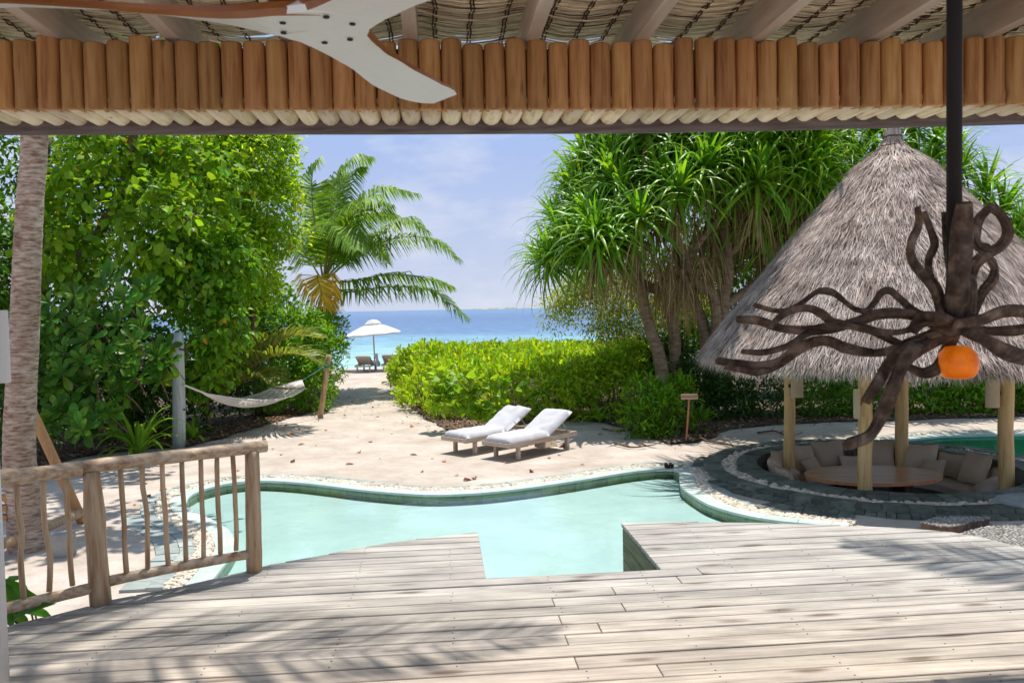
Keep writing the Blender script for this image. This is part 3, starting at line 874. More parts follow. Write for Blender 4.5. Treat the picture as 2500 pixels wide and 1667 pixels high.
# ring bench and cushions
bench = thing('ring_bench', 'curved built in bench with pale seat pads round the pit', 'bench', (PC.x, PC.y, -1.5))
b = MB()
b.lathe([(PR - .02, 0), (PR - .02, .27), (PR - .72, .27), (PR - .72, 0)], (PC.x, PC.y, -1.5), 64, cap=False); b.build('bench_base', m_slate, bench)
for k in range(8):
    a0, a1 = 2 * math.pi * k / 8 + .01, 2 * math.pi * (k + 1) / 8 - .01
    vs_, fs_ = [], []
    prof = [(PR - .03, 0), (PR - .03, .10), (PR - .07, .13), (PR - .66, .13), (PR - .71, .10), (PR - .71, 0)]
    m = 10
    for i in range(m):
        a = a0 + (a1 - a0) * i / (m - 1)
        for r, z in prof: vs_.append((PC.x + r * math.cos(a), PC.y + r * math.sin(a), -1.23 + z))
    for i in range(m - 1):
        for j in range(5): fs_.append((i * 6 + j, i * 6 + j + 1, i * 6 + 7 + j, i * 6 + 6 + j))
    fs_ += [tuple(range(6)), tuple((m - 1) * 6 + j for j in range(6))[::-1]]
    b = MB(); b.add(vs_, fs_); b.build('seat_pad', m_cush_l, bench)
def pillow_mesh(w, h, t, seed, mat):
    n = 12
    vs_, fs_ = [], []
    for side in (1, -1):
        for i in range(n + 1):
            for j in range(n + 1):
                u, v = i / n * 2 - 1, j / n * 2 - 1
                edge = (1 - abs(u) ** 3.2) * (1 - abs(v) ** 3.2)
                pinch = 1 - 0.09 * (1 - abs(u)) * abs(v) ** 2 - 0.02
                pinch2 = 1 - 0.09 * (1 - abs(v)) * abs(u) ** 2
                z = t * 0.5 * edge ** 0.55 * (1 + .22 * mnoise.noise(Vector((u * 1.6 + seed, v * 1.6, side))))
                z += 0.012 * mnoise.noise(Vector((u * 5 + seed, v * 5, side * 2))) * edge
                vs_.append((u * w / 2 * pinch2, v * h / 2 * pinch, side * z))
    q = n + 1
    for s in (0, 1):
        for i in range(n):
            for j in range(n):
                a = s * q * q + i * q + j
                f = (a, a + q, a + q + 1, a + 1)
                fs_.append(f if s == 0 else f[::-1])
    for i in range(n):
        for (a, c) in (((i, 0), (i + 1, 0)), ((i, n), (i + 1, n)), ((0, i), (0, i + 1)), ((n, i), (n, i + 1))):
            x, y = a[0] * q + a[1], c[0] * q + c[1]
            fs_.append((x, y, y + q * q, x + q * q))
    b = MB(); b.add(vs_, fs_)
    return b.mesh('scatter_cushion', mat, smooth=True)
cushions = [
    (185, 1.52, .56, .16, 'taupe cushion at the far left end of the pit beside the left gazebo post'),
    (160, 1.55, .58, .18, 'large taupe cushion leaning right behind the left gazebo post'),
    (170, 1.22, .42, .14, 'small taupe cushion at the left end, propped on a larger one'),
    (138, 1.58, .58, .18, 'tall taupe cushion between the left post and the crumpled cushion'),
    (117, 1.58, .60, .18, 'crumpled taupe cushion left of the tall plump one at the back'),
    (121, 1.30, .42, .14, 'small taupe cushion lying before the crumpled one behind the table'),
    (98, 1.58, .66, .19, 'wide plump taupe cushion at the back left of the front post'),
    (88, 1.30, .42, .13, 'small taupe cushion half hidden behind the front gazebo post'),
    (70, 1.58, .66, .19, 'square taupe cushion against the left side of the back post'),
    (46, 1.58, .64, .19, 'square taupe cushion just right of the back gazebo post'),
    (31, 1.66, .50, .14, 'low taupe back cushion seen between two bigger ones on the right'),
    (33, 1.28, .46, .15, 'small upright square cushion nearest the table on the right'),
    (11, 1.55, .62, .20, 'big taupe cushion leaning beside the right gazebo post'),
    (-14, 1.42, .52, .15, 'pale cushion lying low in front of the right gazebo post'),
    (4, 1.75, .40, .13, 'taupe cushion behind the right gazebo post')]
for k, (deg, r, s, t, lab) in enumerate(cushions):
    a = R(deg)
    s *= .86
    p = PC + Vector((math.cos(a), math.sin(a), 0)) * r
    me = pillow_mesh(s, s * random.uniform(.9, 1.0), t, k * 3.1, m_cush_l if deg == -14 else m_cush)
    back = R(24 if s > .42 else 34) if deg != -14 else R(60)
    zc = -1.10 + s * .5 * math.cos(back)
    Mx = Matrix.Translation((p.x, p.y, zc)) @ Matrix.Rotation(a - math.pi / 2, 4, 'Z') @ Matrix.Rotation(math.pi / 2 - back, 4, 'X') @ Matrix.Rotation(random.uniform(-.14, .14), 4, 'Z')
    tag(link('scatter_cushion', me, None, Mx), lab, 'cushion', 'scatter cushions in the sunken pit')

# oval table
TC = Vector((5.28, 12.0, -1.5))
table = thing('oval_table', 'low oval varnished wooden table in the middle of the sunken pit', 'table', TC)
TA, TB, TZ = 0.98, 0.66, -0.80
nb = 9
for k in range(nb):
    y0, y1 = -TB * .9 + 1.8 * TB * k / nb, -TB * .9 + 1.8 * TB * (k + 1) / nb - .006
    def xx(y): return TA * .9 * math.sqrt(max(0, 1 - (y / (TB * .9)) ** 2))
    ys = np.linspace(y0, y1, 5)
    poly = [(TC.x + xx(y), TC.y + y) for y in ys] + [(TC.x - xx(y), TC.y + y) for y in ys[::-1]]
    b = MB(); b.prism(poly, TZ - .04, TZ); b.build('table_plank', m_table, table, center=True)
b = MB()
vs_, fs_ = [], []
for i in range(48):
    a = 2 * math.pi * i / 48
    for (s, z) in ((.905, TZ - .045), (.905, TZ + .002), (1, TZ + .002), (1.0, TZ - .045)):
        vs_.append((TC.x + TA * s * math.cos(a), TC.y + TB * s * math.sin(a), z))
for i in range(48):
    for j in range(4):
        fs_.append((i * 4 + j, i * 4 + (j + 1) % 4, ((i + 1) % 48) * 4 + (j + 1) % 4, ((i + 1) % 48) * 4 + j))
b.add(vs_, fs_); b.build('table_rim', m_table, table)
for sx in (-.42, .42):
    b = MB(); b.box((TC.x + sx, TC.y, -1.17), (.12, .5, .65)); b.build('leg', m_bark, table)

# ------------------------------------------------------------------ gazebo
GC = Vector((5.70, 12.25, 0))
gaz = thing('thatched_gazebo', 'open gazebo with a tall conical grey thatched roof on four timber posts', 'gazebo', (GC.x, GC.y, ZS))
posts = [((4.76, 11.05), .092), ((6.95, 11.5), .10), ((6.45, 13.55), .10), ((4.42, 13.07), .088)]
for (x, y), r in posts:
    b = MB(); b.tube([(x + random.uniform(-.01, .01), y, z) for z in np.linspace(-1.5, 1.35, 7)], [r * (1.06 - .02 * i) for i in range(7)], n=14, wob=.015)
    b.build('post', m_bamboo, gaz, smooth=True)
prof = [(4.36, .085), (4.24, .095), (4.12, .115), (4.04, .16), (3.9, .31), (3.67, .56), (3.2, .97), (2.55, 1.54), (2.0, 1.98), (1.5, 2.38), (1.10, 2.69), (.97, 2.79)]
pz, pr = np.array([a for a, _ in prof]), np.array([c for _, c in prof])
b = MB(); b.lathe([(r, z) for z, r in prof] + [(2.73, .95), (2.0, 1.85), (.3, 3.6)], (GC.x, GC.y, 0), 48, cap=False)
b.build('roof_shell', m_thatch_u, gaz, smooth=True)
def strands(n, z0, z1, ln, wd, spread, lift, tilt):
    z = z0 + (z1 - z0) * rng.random(n)
    q_ = np.round(z / .27) * .27 + rng.normal(0, .025, n)
    z = np.where(rng.random(n) < .35, np.clip(q_, z0, z1), z)
    rr = np.interp(-z, -pz, pr)
    # more strands where the cone is wide
    keep = rng.random(n) < np.clip(rr / 2.6, .06, 1)
    z, rr = z[keep], rr[keep]
    n = len(z)
    a = rng.uniform(0, 2 * math.pi, n)
    fl = (np.sin(a) > .35) & (rng.random(n) < .7)
    a[fl] *= -1
    rd = np.c_[np.cos(a), np.sin(a), np.zeros(n)]
    tg = np.c_[-np.sin(a), np.cos(a), np.zeros(n)]
    r2 = np.interp(-(z - .1), -pz, pr)
    sl = norm(np.c_[(r2 - rr)[:, None] * rd[:, :2], -.1 * np.ones(n)])
    nr = norm(np.cross(tg, sl)); nr[nr[:, 2] < 0] *= -1
    yaw = rng.normal(0, spread, n)[:, None]
    d = norm(sl + tg * yaw + nr * rng.normal(tilt, .05, n)[:, None])
    L = rng.uniform(*ln, n)[:, None]; W = rng.uniform(*wd, n)[:, None]
    P = np.c_[GC.x + rr * rd[:, 0], GC.y + rr * rd[:, 1], z] + nr * rng.uniform(0, lift, n)[:, None]
    sd = norm(np.cross(d, nr))
    p1 = P + d * L * .5
    p2 = P + d * L + nr * L * rng.normal(.02, .06, n)[:, None] + np.array([0, 0, -.03]) * L
    V = np.stack([P - sd * W / 2, P + sd * W / 2, p1 - sd * W / 2, p1 + sd * W / 2, p2], 1).reshape(-1, 3)
    Fq = (np.array([(0, 1, 3), (0, 3, 2), (2, 3, 4)])[None] + (np.arange(n) * 5)[:, None, None]).reshape(-1, 3)
    return V, Fq
V1, F1 = strands(140000, 1.02, 3.92, (.14, .36), (.005, .014), .24, .05, .05)
o = link('thatch', npmesh('thatch', V1, F1, m_thatch), gaz); o['kind'] = 'stuff'
V1, F1 = strands(7000, .95, 1.10, (.12, .27), (.005, .012), .40, .05, -.35)
V1[:, 2] -= .02
o = link('thatch_fringe', npmesh('thatch_fringe', V1, F1, m_thatch), gaz); o['kind'] = 'stuff'
V1, F1 = strands(16000, 3.93, 4.34, (.14, .30), (.006, .012), .06, .015, .02)
o = link('thatch_cap', npmesh('thatch_cap', V1, F1, m_thatch), gaz); o['kind'] = 'stuff'
for z in (4.03, 3.90, 3.87, 4.17):
    rr = float(np.interp(-z, -pz, pr)) + .022
    b = MB(); b.tube([(GC.x + rr * math.cos(a), GC.y + rr * math.sin(a), z + random.uniform(-.006, .006)) for a in np.linspace(0, 2 * math.pi, 33)], .012, n=5, cap=False)
    b.build('binding_cord', m_tie, gaz)
for i in range(8):
    a = 2 * math.pi * (i + .3) / 8
    b = MB(); b.tube([(GC.x + .2 * math.cos(a), GC.y + .2 * math.sin(a), 3.4), (GC.x + 2.65 * math.cos(a), GC.y + 2.65 * math.sin(a), 1.0)], .045, n=8)
    b.build('roof_pole', m_bark, gaz)
# half round parchment lamps on the posts
def post_lamp(px, py, y, w, h, lab, side):
    c = Y(px, py, y)
    t = thing('wall_lamp', lab, 'lamp', c, group='parchment lamps on timber posts')
    b = MB()
    n = 9
    vs_, fs_ = [], []
    for i in range(n):
        a = math.pi * i / (n - 1)
        for z in (-h / 2, h / 2): vs_.append((c.x - w / 2 * math.cos(a), c.y - .055 * math.sin(a) - .0, c.z + z))
    for i in range(n - 1): fs_.append((2 * i, 2 * i + 2, 2 * i + 3, 2 * i + 1))
    b.add(vs_, fs_); b.build('lamp_shade', m_lamp, t, smooth=True)
    b = MB(); b.box((c.x, c.y + .012, c.z), (w * .9, .02, h * .96)); b.build('back_plate', m_teak, t)
    b = MB(); b.box((c.x + side * w * .5, c.y + .03, c.z), (.04, .05, .05)); b.build('bracket', m_black, t)
post_lamp(1946, 942, 12.9, .20, .36, 'cream parchment lamp on the left gazebo post', -1)
post_lamp(2423, 960, 11.45, .205, .40, 'cream parchment lamp on the right gazebo post', 1)
post_lamp(2092, 985, 10.95, .09, .40, 'narrow pale lamp on the side of the front gazebo post', 1)

# ------------------------------------------------------------------ stepping stones on the right
def stepping(pts, lab, zt):
    ps = [G(x, y, zt) for x, y in pts]
    ps = [Vector((p.x, p.y, 0)) for p in ps]
    sm = resample(catmull(ps + [ps[0]], 40), .05)[:-1]
    c = sum(sm, Vector()) / len(sm)
    t = thing('stepping_stone', lab, 'stepping stone', (c.x, c.y, ZS - .02), group='pebble mosaic stepping stones')
    b = MB(); b.prism([p.to_2d() for p in sm], ZS - .03, zt - .006); b.build('slab', m_bark, t)
    Vs, Fs, base = [], [], 0
    x0, x1 = min(p.x for p in sm), max(p.x for p in sm); y0, y1 = min(p.y for p in sm), max(p.y for p in sm)
    for x in np.arange(x0, x1, .034):
        for y in np.arange(y0, y1, .034):
            px_, py_ = x + random.uniform(-.008, .008), y + random.uniform(-.008, .008)
            if in_poly(px_, py_, sm):
                me, V, Fc = PB[random.randrange(6)]
                A = np.array(Matrix.Rotation(random.uniform(0, 3), 3, 'Z')) * .034
                Vs.append(V @ A.T + np.array((px_, py_, zt - .004))); Fs.append(Fc + base); base += len(V)
    o = link('mosaic_pebbles', npmesh('mosaic_pebbles', np.vstack(Vs), np.vstack(Fs), m_mosaic, True), t); o['kind'] = 'stuff'
stepping([(2248, 1274), (2290, 1262), (2400, 1260), (2412, 1266), (2370, 1274), (2330, 1284), (2290, 1283)], 'flat pebble mosaic stepping stone nearest the gazebo pit kerb', -.74)
stepping([(2352, 1300), (2400, 1286), (2470, 1278), (2560, 1280), (2580, 1320), (2500, 1345), (2420, 1345)], 'pebble mosaic stepping stone beside the curved deck edge', -.74)
c = G(2520, 1235, ZC)
b = MB(); b.prism([(c.x + .42 * math.cos(a) * random.uniform(.9, 1.1), c.y + .34 * math.sin(a) * random.uniform(.9, 1.1)) for a in np.linspace(0, 6.28, 12)[:-1]], ZS - .02, -.70)
tag(b.build('slate_slab', m_slate_l), 'grey green slate slab among loose pebbles right of the pit', 'stone')

# ------------------------------------------------------------------ deck
YAW = math.atan(177.0 / F)
UX, VX = Vector((math.cos(YAW), math.sin(YAW), 0)), Vector((-math.sin(YAW), math.cos(YAW), 0))
def uv(p): return (p.x * UX.x + p.y * UX.y, p.x * VX.x + p.y * VX.y)
def xy(u, v): return UX * u + VX * v
edge_l = [(8, 1530), (130, 1500), (250, 1468), (430, 1433), (620, 1388), (660, 1377), (800, 1352), (860, 1340), (940, 1326), (1004, 1317), (1166, 1299)]
edge_r = [(1514.6, 1276), (1700, 1273), (1855, 1275.5), (2025, 1280), (2195, 1288), (2323, 1298), (2408, 1313), (2500, 1336)]
L_ = [uv(G(x, y, 0)) for x, y in edge_l]
R_ = [uv(G(x, y, 0)) for x, y in edge_r]
vn = uv(G(1350, 1402.5, 0))[1]
PITCHB = 0.1400
V0 = vn - 48 * PITCHB
ul, ur = L_[-1][0], R_[0][0]
ul2, ur2 = uv(G(1187, 1410, 0))[0], uv(G(1617, 1389, 0))[0]
ul = (ul + ul2) / 2; ur = (ur + ur2) / 2
dv_l = [(-4.6, V0)] + [(-4.6, 2.6)] + [(L_[0][0] - 1.2, L_[0][1] - .75)] + L_[:-1] + [(ul, L_[-1][1])]
dv_r = [(ur, R_[0][1])] + R_[1:] + [(R_[-1][0] + .35, R_[-1][1] - .35), (R_[-1][0] + .75, R_[-1][1] - 1.0), (R_[-1][0] + .9, R_[-1][1] - 1.8), (R_[-1][0] + .9, V0)]
deck_poly = [Vector((u, v, 0)) for u, v in dv_l + [(ul, vn), (ur, vn)] + dv_r]
deck = thing('deck', 'sun bleached timber deck with a notch over the pool', None, (0, 3, 0), kind='structure')
deck['kind'] = 'structure'
def clip(poly, ax, val, keep_above):
    out = []
    n = len(poly)
    for i in range(n):
        a, c = poly[i], poly[(i + 1) % n]
        ia = (a[ax] >= val) == keep_above; ic = (c[ax] >= val) == keep_above
        if ia: out.append(a)
        if ia != ic:
            t = (val - a[ax]) / (c[ax] - a[ax])
            out.append((a[0] + (c[0] - a[0]) * t, a[1] + (c[1] - a[1]) * t))
    return out
full = [(p.x, p.y) for p in deck_poly]
nl = len(dv_l)
left_blk = clip(full[:nl] + [(ul, vn)], 1, vn, True)
right_blk = clip([(ur, vn)] + full[nl + 2:], 1, vn, True)
main_blk = clip(full[:nl] + full[nl + 2:], 1, vn, False)
screws = MB()
joints = [uv(G(x, y, 0)) for x, y in ((1709, 1394), (1659, 1414), (1498, 1440), (1521, 1478), (1350, 1466), (1366, 1507), (1462, 1526), (1381, 1554), (1403, 1605), (1610, 1632))]
def area(p): return abs(sum(p[i][0] * p[(i + 1) % len(p)][1] - p[(i + 1) % len(p)][0] * p[i][1] for i in range(len(p)))) / 2
def lay_plank(poly, va, vb):
    if len(poly) < 3 or area(poly) < .004: return
    if sum(poly[i][0] * poly[(i + 1) % len(poly)][1] - poly[(i + 1) % len(poly)][0] * poly[i][1] for i in range(len(poly))) < 0: poly = poly[::-1]
    u0, u1 = min(p[0] for p in poly), max(p[0] for p in poly)
    cu, cv = (u0 + u1) / 2, (va + vb) / 2
    dz = random.uniform(-.003, .002)
    tilt = random.uniform(-.010, .010)
    n = len(poly)
    e = .0035
    low = [(u - cu, v - cv) for u, v in poly]
    top = []
    for x, y in low:
        yy = max(va - cv + e, min(vb - cv - e, y))
        xx = x - e if x > (u1 - cu) - e else (x + e if x < (u0 - cu) + e else x)
        top.append((xx, yy))
    vs_ = [(x, y, -.032 + dz) for x, y in low] + [(x, y, -.004 + dz + y * tilt) for x, y in low] + [(x, y, dz + y * tilt) for x, y in top]
    fs_ = [tuple(range(n))[::-1]] + [(i, (i + 1) % n, n + (i + 1) % n, n + i) for i in range(n)] + [(n + i, n + (i + 1) % n, 2 * n + (i + 1) % n, 2 * n + i) for i in range(n)] + [tuple(range(2 * n, 3 * n))]
    b = MB(); b.add(vs_, fs_)
    c3 = xy(cu, cv)
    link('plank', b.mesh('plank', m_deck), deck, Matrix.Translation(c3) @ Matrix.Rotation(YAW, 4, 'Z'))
    if va > 2.4:
        for us in np.arange(math.ceil(u0 / .62) * .62 + .03, u1 - .02, .62):
            for vv in (va + .03, vb - .03):
                if random.random() < .6 and in_poly(us, vv, deck_poly):
                    p = xy(us + .02 * random.random(), vv)
                    screws.lathe([(.0042, .0), (.0042, .0012)], (p.x, p.y, dz + .0005), 6)
for blk, rows in ((main_blk, range(48)), (left_blk, range(48, 62)), (right_blk, range(48, 62))):
    for row in rows:
        va, vb = V0 + row * PITCHB + .0055, V0 + (row + 1) * PITCHB - .0055
        st = clip(clip(blk, 1, va, True), 1, vb, False)
        if len(st) < 3: continue
        u0, u1 = min(p[0] for p in st), max(p[0] for p in st)
        br = [ju for ju, jv in joints if va - .02 < jv < vb + .02 and u0 + .3 < ju < u1 - .3]
        if not br and blk is main_blk:
            u = u0 + random.uniform(1.2, 4.2)
            if random.random() < .55 or va < 2.4:
                while u < u1 - .6:
                    if va < 2.4 or not (-1.0 < u < 2.2): br.append(u)
                    u += random.uniform(2.2, 4.2)
        cutsu = [u0 - 1] + sorted(br) + [u1 + 1]
        for q in range(len(cutsu) - 1):
            lay_plank(clip(clip(st, 0, cutsu[q] + .0022, True), 0, cutsu[q + 1] - .0022, False), va, vb)
o = screws.build('screw_heads', m_black, deck); o['kind'] = 'stuff'
# joists and the boarded wall of the notch
for u in np.arange(-4.3, 5, .62):
    vs_ = [p.y for p in deck_poly]
    for (lo_, hi_) in ([(V0, vn)] if ul - .05 < u < ur + .05 else [(V0, 3.2)]):
        b = MB(); c3 = xy(u, (lo_ + hi_ - .1) / 2); b.box((c3.x, c3.y, -.085), (.06, hi_ - lo_ - .1, .10), Matrix.Rotation(YAW, 3, 'Z')); b.build('joist', m_bark, deck)
for k in range(6):
    b = MB()
    lo_, hi_ = vn - .02, R_[0][1] - .01
    c3 = xy(ur + .022, (lo_ + hi_) / 2)
    b.box((0, 0, 0), (hi_ - lo_, .03, .120 - .006), None)
    b.v = [(x, y, z) for x, y, z in b.v]
    link('fascia_board', b.mesh('fascia_board', m_deck_side), deck, Matrix.Translation((c3.x, c3.y, -.045 - .06 - .12 * k)) @ Matrix.Rotation(YAW + math.pi / 2, 4, 'Z'))
    b = MB()
    lo_, hi_ = vn, L_[-1][1] - .01
    c3 = xy(ul - .022, (lo_ + hi_) / 2)
    b.box((0, 0, 0), (hi_ - lo_, .03, .120 - .006), None)
    link('fascia_board', b.mesh('fascia_board', m_deck_side), deck, Matrix.Translation((c3.x, c3.y, -.045 - .06 - .12 * k)) @ Matrix.Rotation(YAW + math.pi / 2, 4, 'Z'))
    b = MB()
    c3 = xy((ul + ur) / 2, vn - .05)
    b.box((0, 0, 0), (ur - ul - .01, .03, .114), None)
    link('fascia_board', b.mesh('fascia_board', m_deck_side), deck, Matrix.Translation((c3.x, c3.y, -.045 - .06 - .12 * k)) @ Matrix.Rotation(YAW, 4, 'Z'))

# ------------------------------------------------------------------ railing on the left
ra, rb = G(244.6, 1472, 0), G(621, 1393.5, 0)
rd = (rb - ra).normalized()
rn = Vector((-rd.y, rd.x, 0))
def RP(x, y):                                  # region pixels of the lower left crop -> the railing's plane
    d = ray(x / 2.351, 1000 + y / 2.351)
    return CAM + d * ((ra - CAM).dot(rn) / d.dot(rn))
rail = thing('railing', 'rustic round timber railing with wavy balusters along the left deck edge', 'railing', ra)
def rail_tube(name, pts, r, mat, n=10, seg=9, wob=.03):
    p = catmull([RP(*q) for q in pts], seg)
    b = MB(); b.tube(p, [r * random.uniform(.95, 1.05) for _ in p] if not hasattr(r, '__len__') else r, n=n, wob=wob)
    return b.build(name, mat, rail, smooth=True)
rail_tube('post', [(522, 355), (535, 500), (548, 700), (562, 900), (578, 1112)], [.046, .049, .055, .062, .060, .058, .058, .060, .062], m_rail, 12)
rail_tube('post', [(1446, 235), (1450, 400), (1455, 650), (1460, 928)], [.047, .048, .049, .05, .052, .053, .053, .054, .054], m_rail, 12)
rail_tube('handrail', [(-420, 432), (-150, 403), (100, 380), (300, 358), (470, 337)], .046, m_rail_h, 12)
rail_tube('handrail', [(455, 332), (700, 302), (1000, 268), (1250, 240), (1527, 208)], .042, m_rail_h, 12)
rail_tube('bottom_rail', [(-420, 1250), (20, 1142), (300, 1078), (552, 1015)], .034, m_rail_h)
rail_tube('bottom_rail', [(612, 985), (900, 925), (1200, 868), (1432, 828)], .032, m_rail_h)
bal = [((95, 415), (100, 560), (125, 700), (118, 850), (135, 1075)), ((250, 395), (250, 560), (262, 700), (288, 850), (283, 1042)), ((375, 375), (385, 560), (398, 700), (402, 850), (416, 1008)),
       ((690, 335), (700, 480), (712, 640), (716, 790), (726, 935)), ((815, 318), (820, 450), (845, 600), (846, 760), (848, 908)), ((930, 300), (935, 450), (950, 600), (955, 760), (967, 888)), ((1043, 290), (1048, 450), (1060, 600), (1064, 740), (1068, 864)),
       ((1152, 275), (1155, 420), (1160, 560), (1168, 700), (1168, 845)), ((1245, 262), (1246, 400), (1252, 560), (1262, 700), (1265, 826)), ((1335, 250), (1345, 400), (1350, 540), (1357, 680), (1355, 806)), ((-70, 430), (-60, 700), (-30, 1120)), ((-200, 440), (-190, 700), (-165, 1160))]
for q in bal: rail_tube('baluster', q, .0165, m_rail, 8, 9, .05)

# ------------------------------------------------------------------ pavilion roof over the deck
pav = thing('pavilion', 'open timber pavilion whose log eave and thatched ceiling frame the view', 'pavilion', (0, 2, 0))
def G2(px, py, z):
    return G(px, py, z)
ZB = 2.636
beam_pts = [G(x, y, ZB) for x, y in ((-260, 331), (0, 330), (500, 329.5), (1000, 328.5), (1400, 326.5), (1700, 323.5), (2000, 317), (2300, 309.5), (2500, 304), (2760, 296))]
b = MB(); bp_ = catmull([p + Vector((0, 0, .058)) for p in beam_pts], 40)
b.tube(bp_, .058, n=14, wob=.012); b.build('eave_beam', m_beam, pav, smooth=True)
ZL = 2.672
lg = catmull([G(x, y, ZL) for x, y in ((-300, 263), (0, 264), (600, 264.5), (1250, 264), (1700, 262), (2000, 259), (2300, 254.5), (2500, 251), (2800, 244))], 200)
lg = resample(lg, 0.0992)
for i, p in enumerate(lg):
    r = random.uniform(.0468, .0515)
    t = (lg[min(i + 1, len(lg) - 1)] - lg[max(i - 1, 0)]).normalized()
    out = Vector((-t.y, t.x, 0))
    c = Vector((p.x, p.y, 0)) + out * r
    h = random.choice((.297, .300, .316, .320)) + random.uniform(-.005, .005)
    tl = random.uniform(-.006, .006)
    b = MB()
    b.tube([(tl * z, 0, z) for z in (0, h * .33, h * .66, h - .008, h)], [r, r * random.uniform(.97, 1.02), r * random.uniform(.97, 1.02), r * .98, r * .92], n=14)
    link('wall_log', b.mesh('wall_log', m_log, True), pav, Matrix.Translation((c.x, c.y, ZL + .002)) @ Matrix.Rotation(random.uniform(0, 6), 4, 'Z'))
    b = MB()
    r2 = r * random.uniform(1.0, 1.05)
    ln = .385 + random.uniform(-.012, .012)
    b.tube([(0, 0, 0), (0, .2, 0), (0, ln - .02, 0), (0, ln - .02, -.006), (0, ln + .012, -.006)], [r2, r2, r2, r2 * .99, r2 * .96], n=14)
    s0 = c - out * (r * .15)
    ang = math.atan2(VX.y, VX.x) - math.pi / 2
    link('soffit_log', b.mesh('soffit_log', m_soffit, True), pav, Matrix.Translation((s0.x, s0.y, ZL + r2 - .006)) @ Matrix.Rotation(ang, 4, 'Z') @ Matrix.Rotation(R(.4), 4, 'X'))
# dark board added behind the logs to block sky showing through the gaps
bk = offset([Vector((p.x, p.y, 0)) for p in lg], .085); bk2 = offset([Vector((p.x, p.y, 0)) for p in lg], .100)
b = MB(); nb_ = len(bk)
b.add([(p.x, p.y, z) for z in (ZL + .03, ZL + .292) for q in (bk, bk2) for p in q], [f for i in range(nb_ - 1) for f in ((i, i + 1, 2 * nb_ + i + 1, 2 * nb_ + i), (nb_ + i + 1, nb_ + i, 3 * nb_ + i, 3 * nb_ + i + 1), (i, nb_ + i, nb_ + i + 1, i + 1), (2 * nb_ + i, 2 * nb_ + i + 1, 3 * nb_ + i + 1, 3 * nb_ + i))])
b.build('backing_board', m_bark, pav)
# rafters
ZRF = 2.985
for px in (-160, 140, 425, 705, 1003, 1300, 1565, 1850, 2130, 2400, 2690):
    p = G(px, 100, ZRF)
    a = p + VX * .58; c = p - VX * 3.6
    b = MB()
    mid = (a + c) / 2
    b.box((0, 0, .085), (.062, (a - c).length, .17), None)
    link('rafter', b.mesh('rafter', m_rafter), pav, Matrix.Translation((mid.x, mid.y, ZRF)) @ Matrix.Rotation(YAW, 4, 'Z'))
# reed ceiling
raf_u = [uv(G(px, 100, ZRF))[0] for px in (-160, 140, 425, 705, 1003, 1300, 1565, 1850, 2130, 2400, 2690)]
ve = uv(lg[len(lg) // 2])[1]
def sag(u):
    for a, c in zip(raf_u, raf_u[1:]):
        if a <= u <= c:
            t = (u - a) / (c - a)
            return -.045 * math.sin(math.pi * t)
    return 0
ZK = ZRF + .175
nrow = 430
us = np.linspace(-3.6, 3.6, 84)
Vs, Fs, base = [], [], 0
sg = np.array([sag(u) for u in us])
for k in range(nrow):
    v0 = ve + .58 - 2.2 * (k / nrow) + random.uniform(-.004, .004)
    ph = random.uniform(0, 50)
    wob = np.array([mnoise.noise(Vector((u * 2.2 + ph, k * .37, 0))) for u in us]) * .024
    wz = np.array([mnoise.noise(Vector((u * 1.7 + ph, k * .5, 9))) for u in us]) * .017
    zz = ZK + sg + wz + random.uniform(-.008, .010)
    wd = random.uniform(.0028, .0052)
    s, e = sorted(random.sample(range(0, 84), 2)) if random.random() < .55 else (0, 83)
    if e - s < 8: s, e = 0, 83
    ids = np.arange(s, e + 1)
    vv = v0 + wob[ids]
    tri = []
    for (dv, dz) in ((-wd, 0), (0, -wd * 1.1), (wd, 0)):
        tri.append(np.c_[us[ids] * UX.x + (vv + dv) * VX.x, us[ids] * UX.y + (vv + dv) * VX.y, zz[ids] + dz])
    m = len(ids)
    Vs.append(np.vstack(tri))
    for j in (0, 1):
        q = np.arange(m - 1)
        Fs.append(np.c_[base + j * m + q, base + j * m + q + 1, base + (j + 1) * m + q + 1, base + (j + 1) * m + q])
    base += 3 * m
o = link('reed_ceiling', npmesh('reed_ceiling', np.vstack(Vs), np.vstack(Fs), m_reed, True), pav); o['kind'] = 'stuff'
for a, c in zip(raf_u, raf_u[1:]):
    for q in (.2, .5, .8):
        u = a + (c - a) * q
        b = MB()
        for s in (-.007, .007):
            pts = []
            for k, v_ in enumerate(np.linspace(ve - 1.4, ve + .55, 70)):
                p = xy(u + s + .010 * mnoise.noise(Vector((v_ * 9 + q, u, s))), v_)
                pts.append((p.x, p.y, ZK + sag(u) - .010 + .006 * math.sin(k * 2.1 + s * 300)))
            b.tube(pts, .0042, n=4, cap=False)
        b.build('tie_cord', m_tie, pav)
def slab(name, v0, v1, z, th, mat, u0=-4.2, u1=4.2):
    b = MB()
    ps = [xy(u0, v0), xy(u1, v0), xy(u1, v1), xy(u0, v1)]
    b.prism([p.to_2d() for p in ps], z, z + th); return b.build(name, mat, pav)
slab('thatch_layer', ve - 3.2, ve + .56, ZK + .022, .16, m_dark)
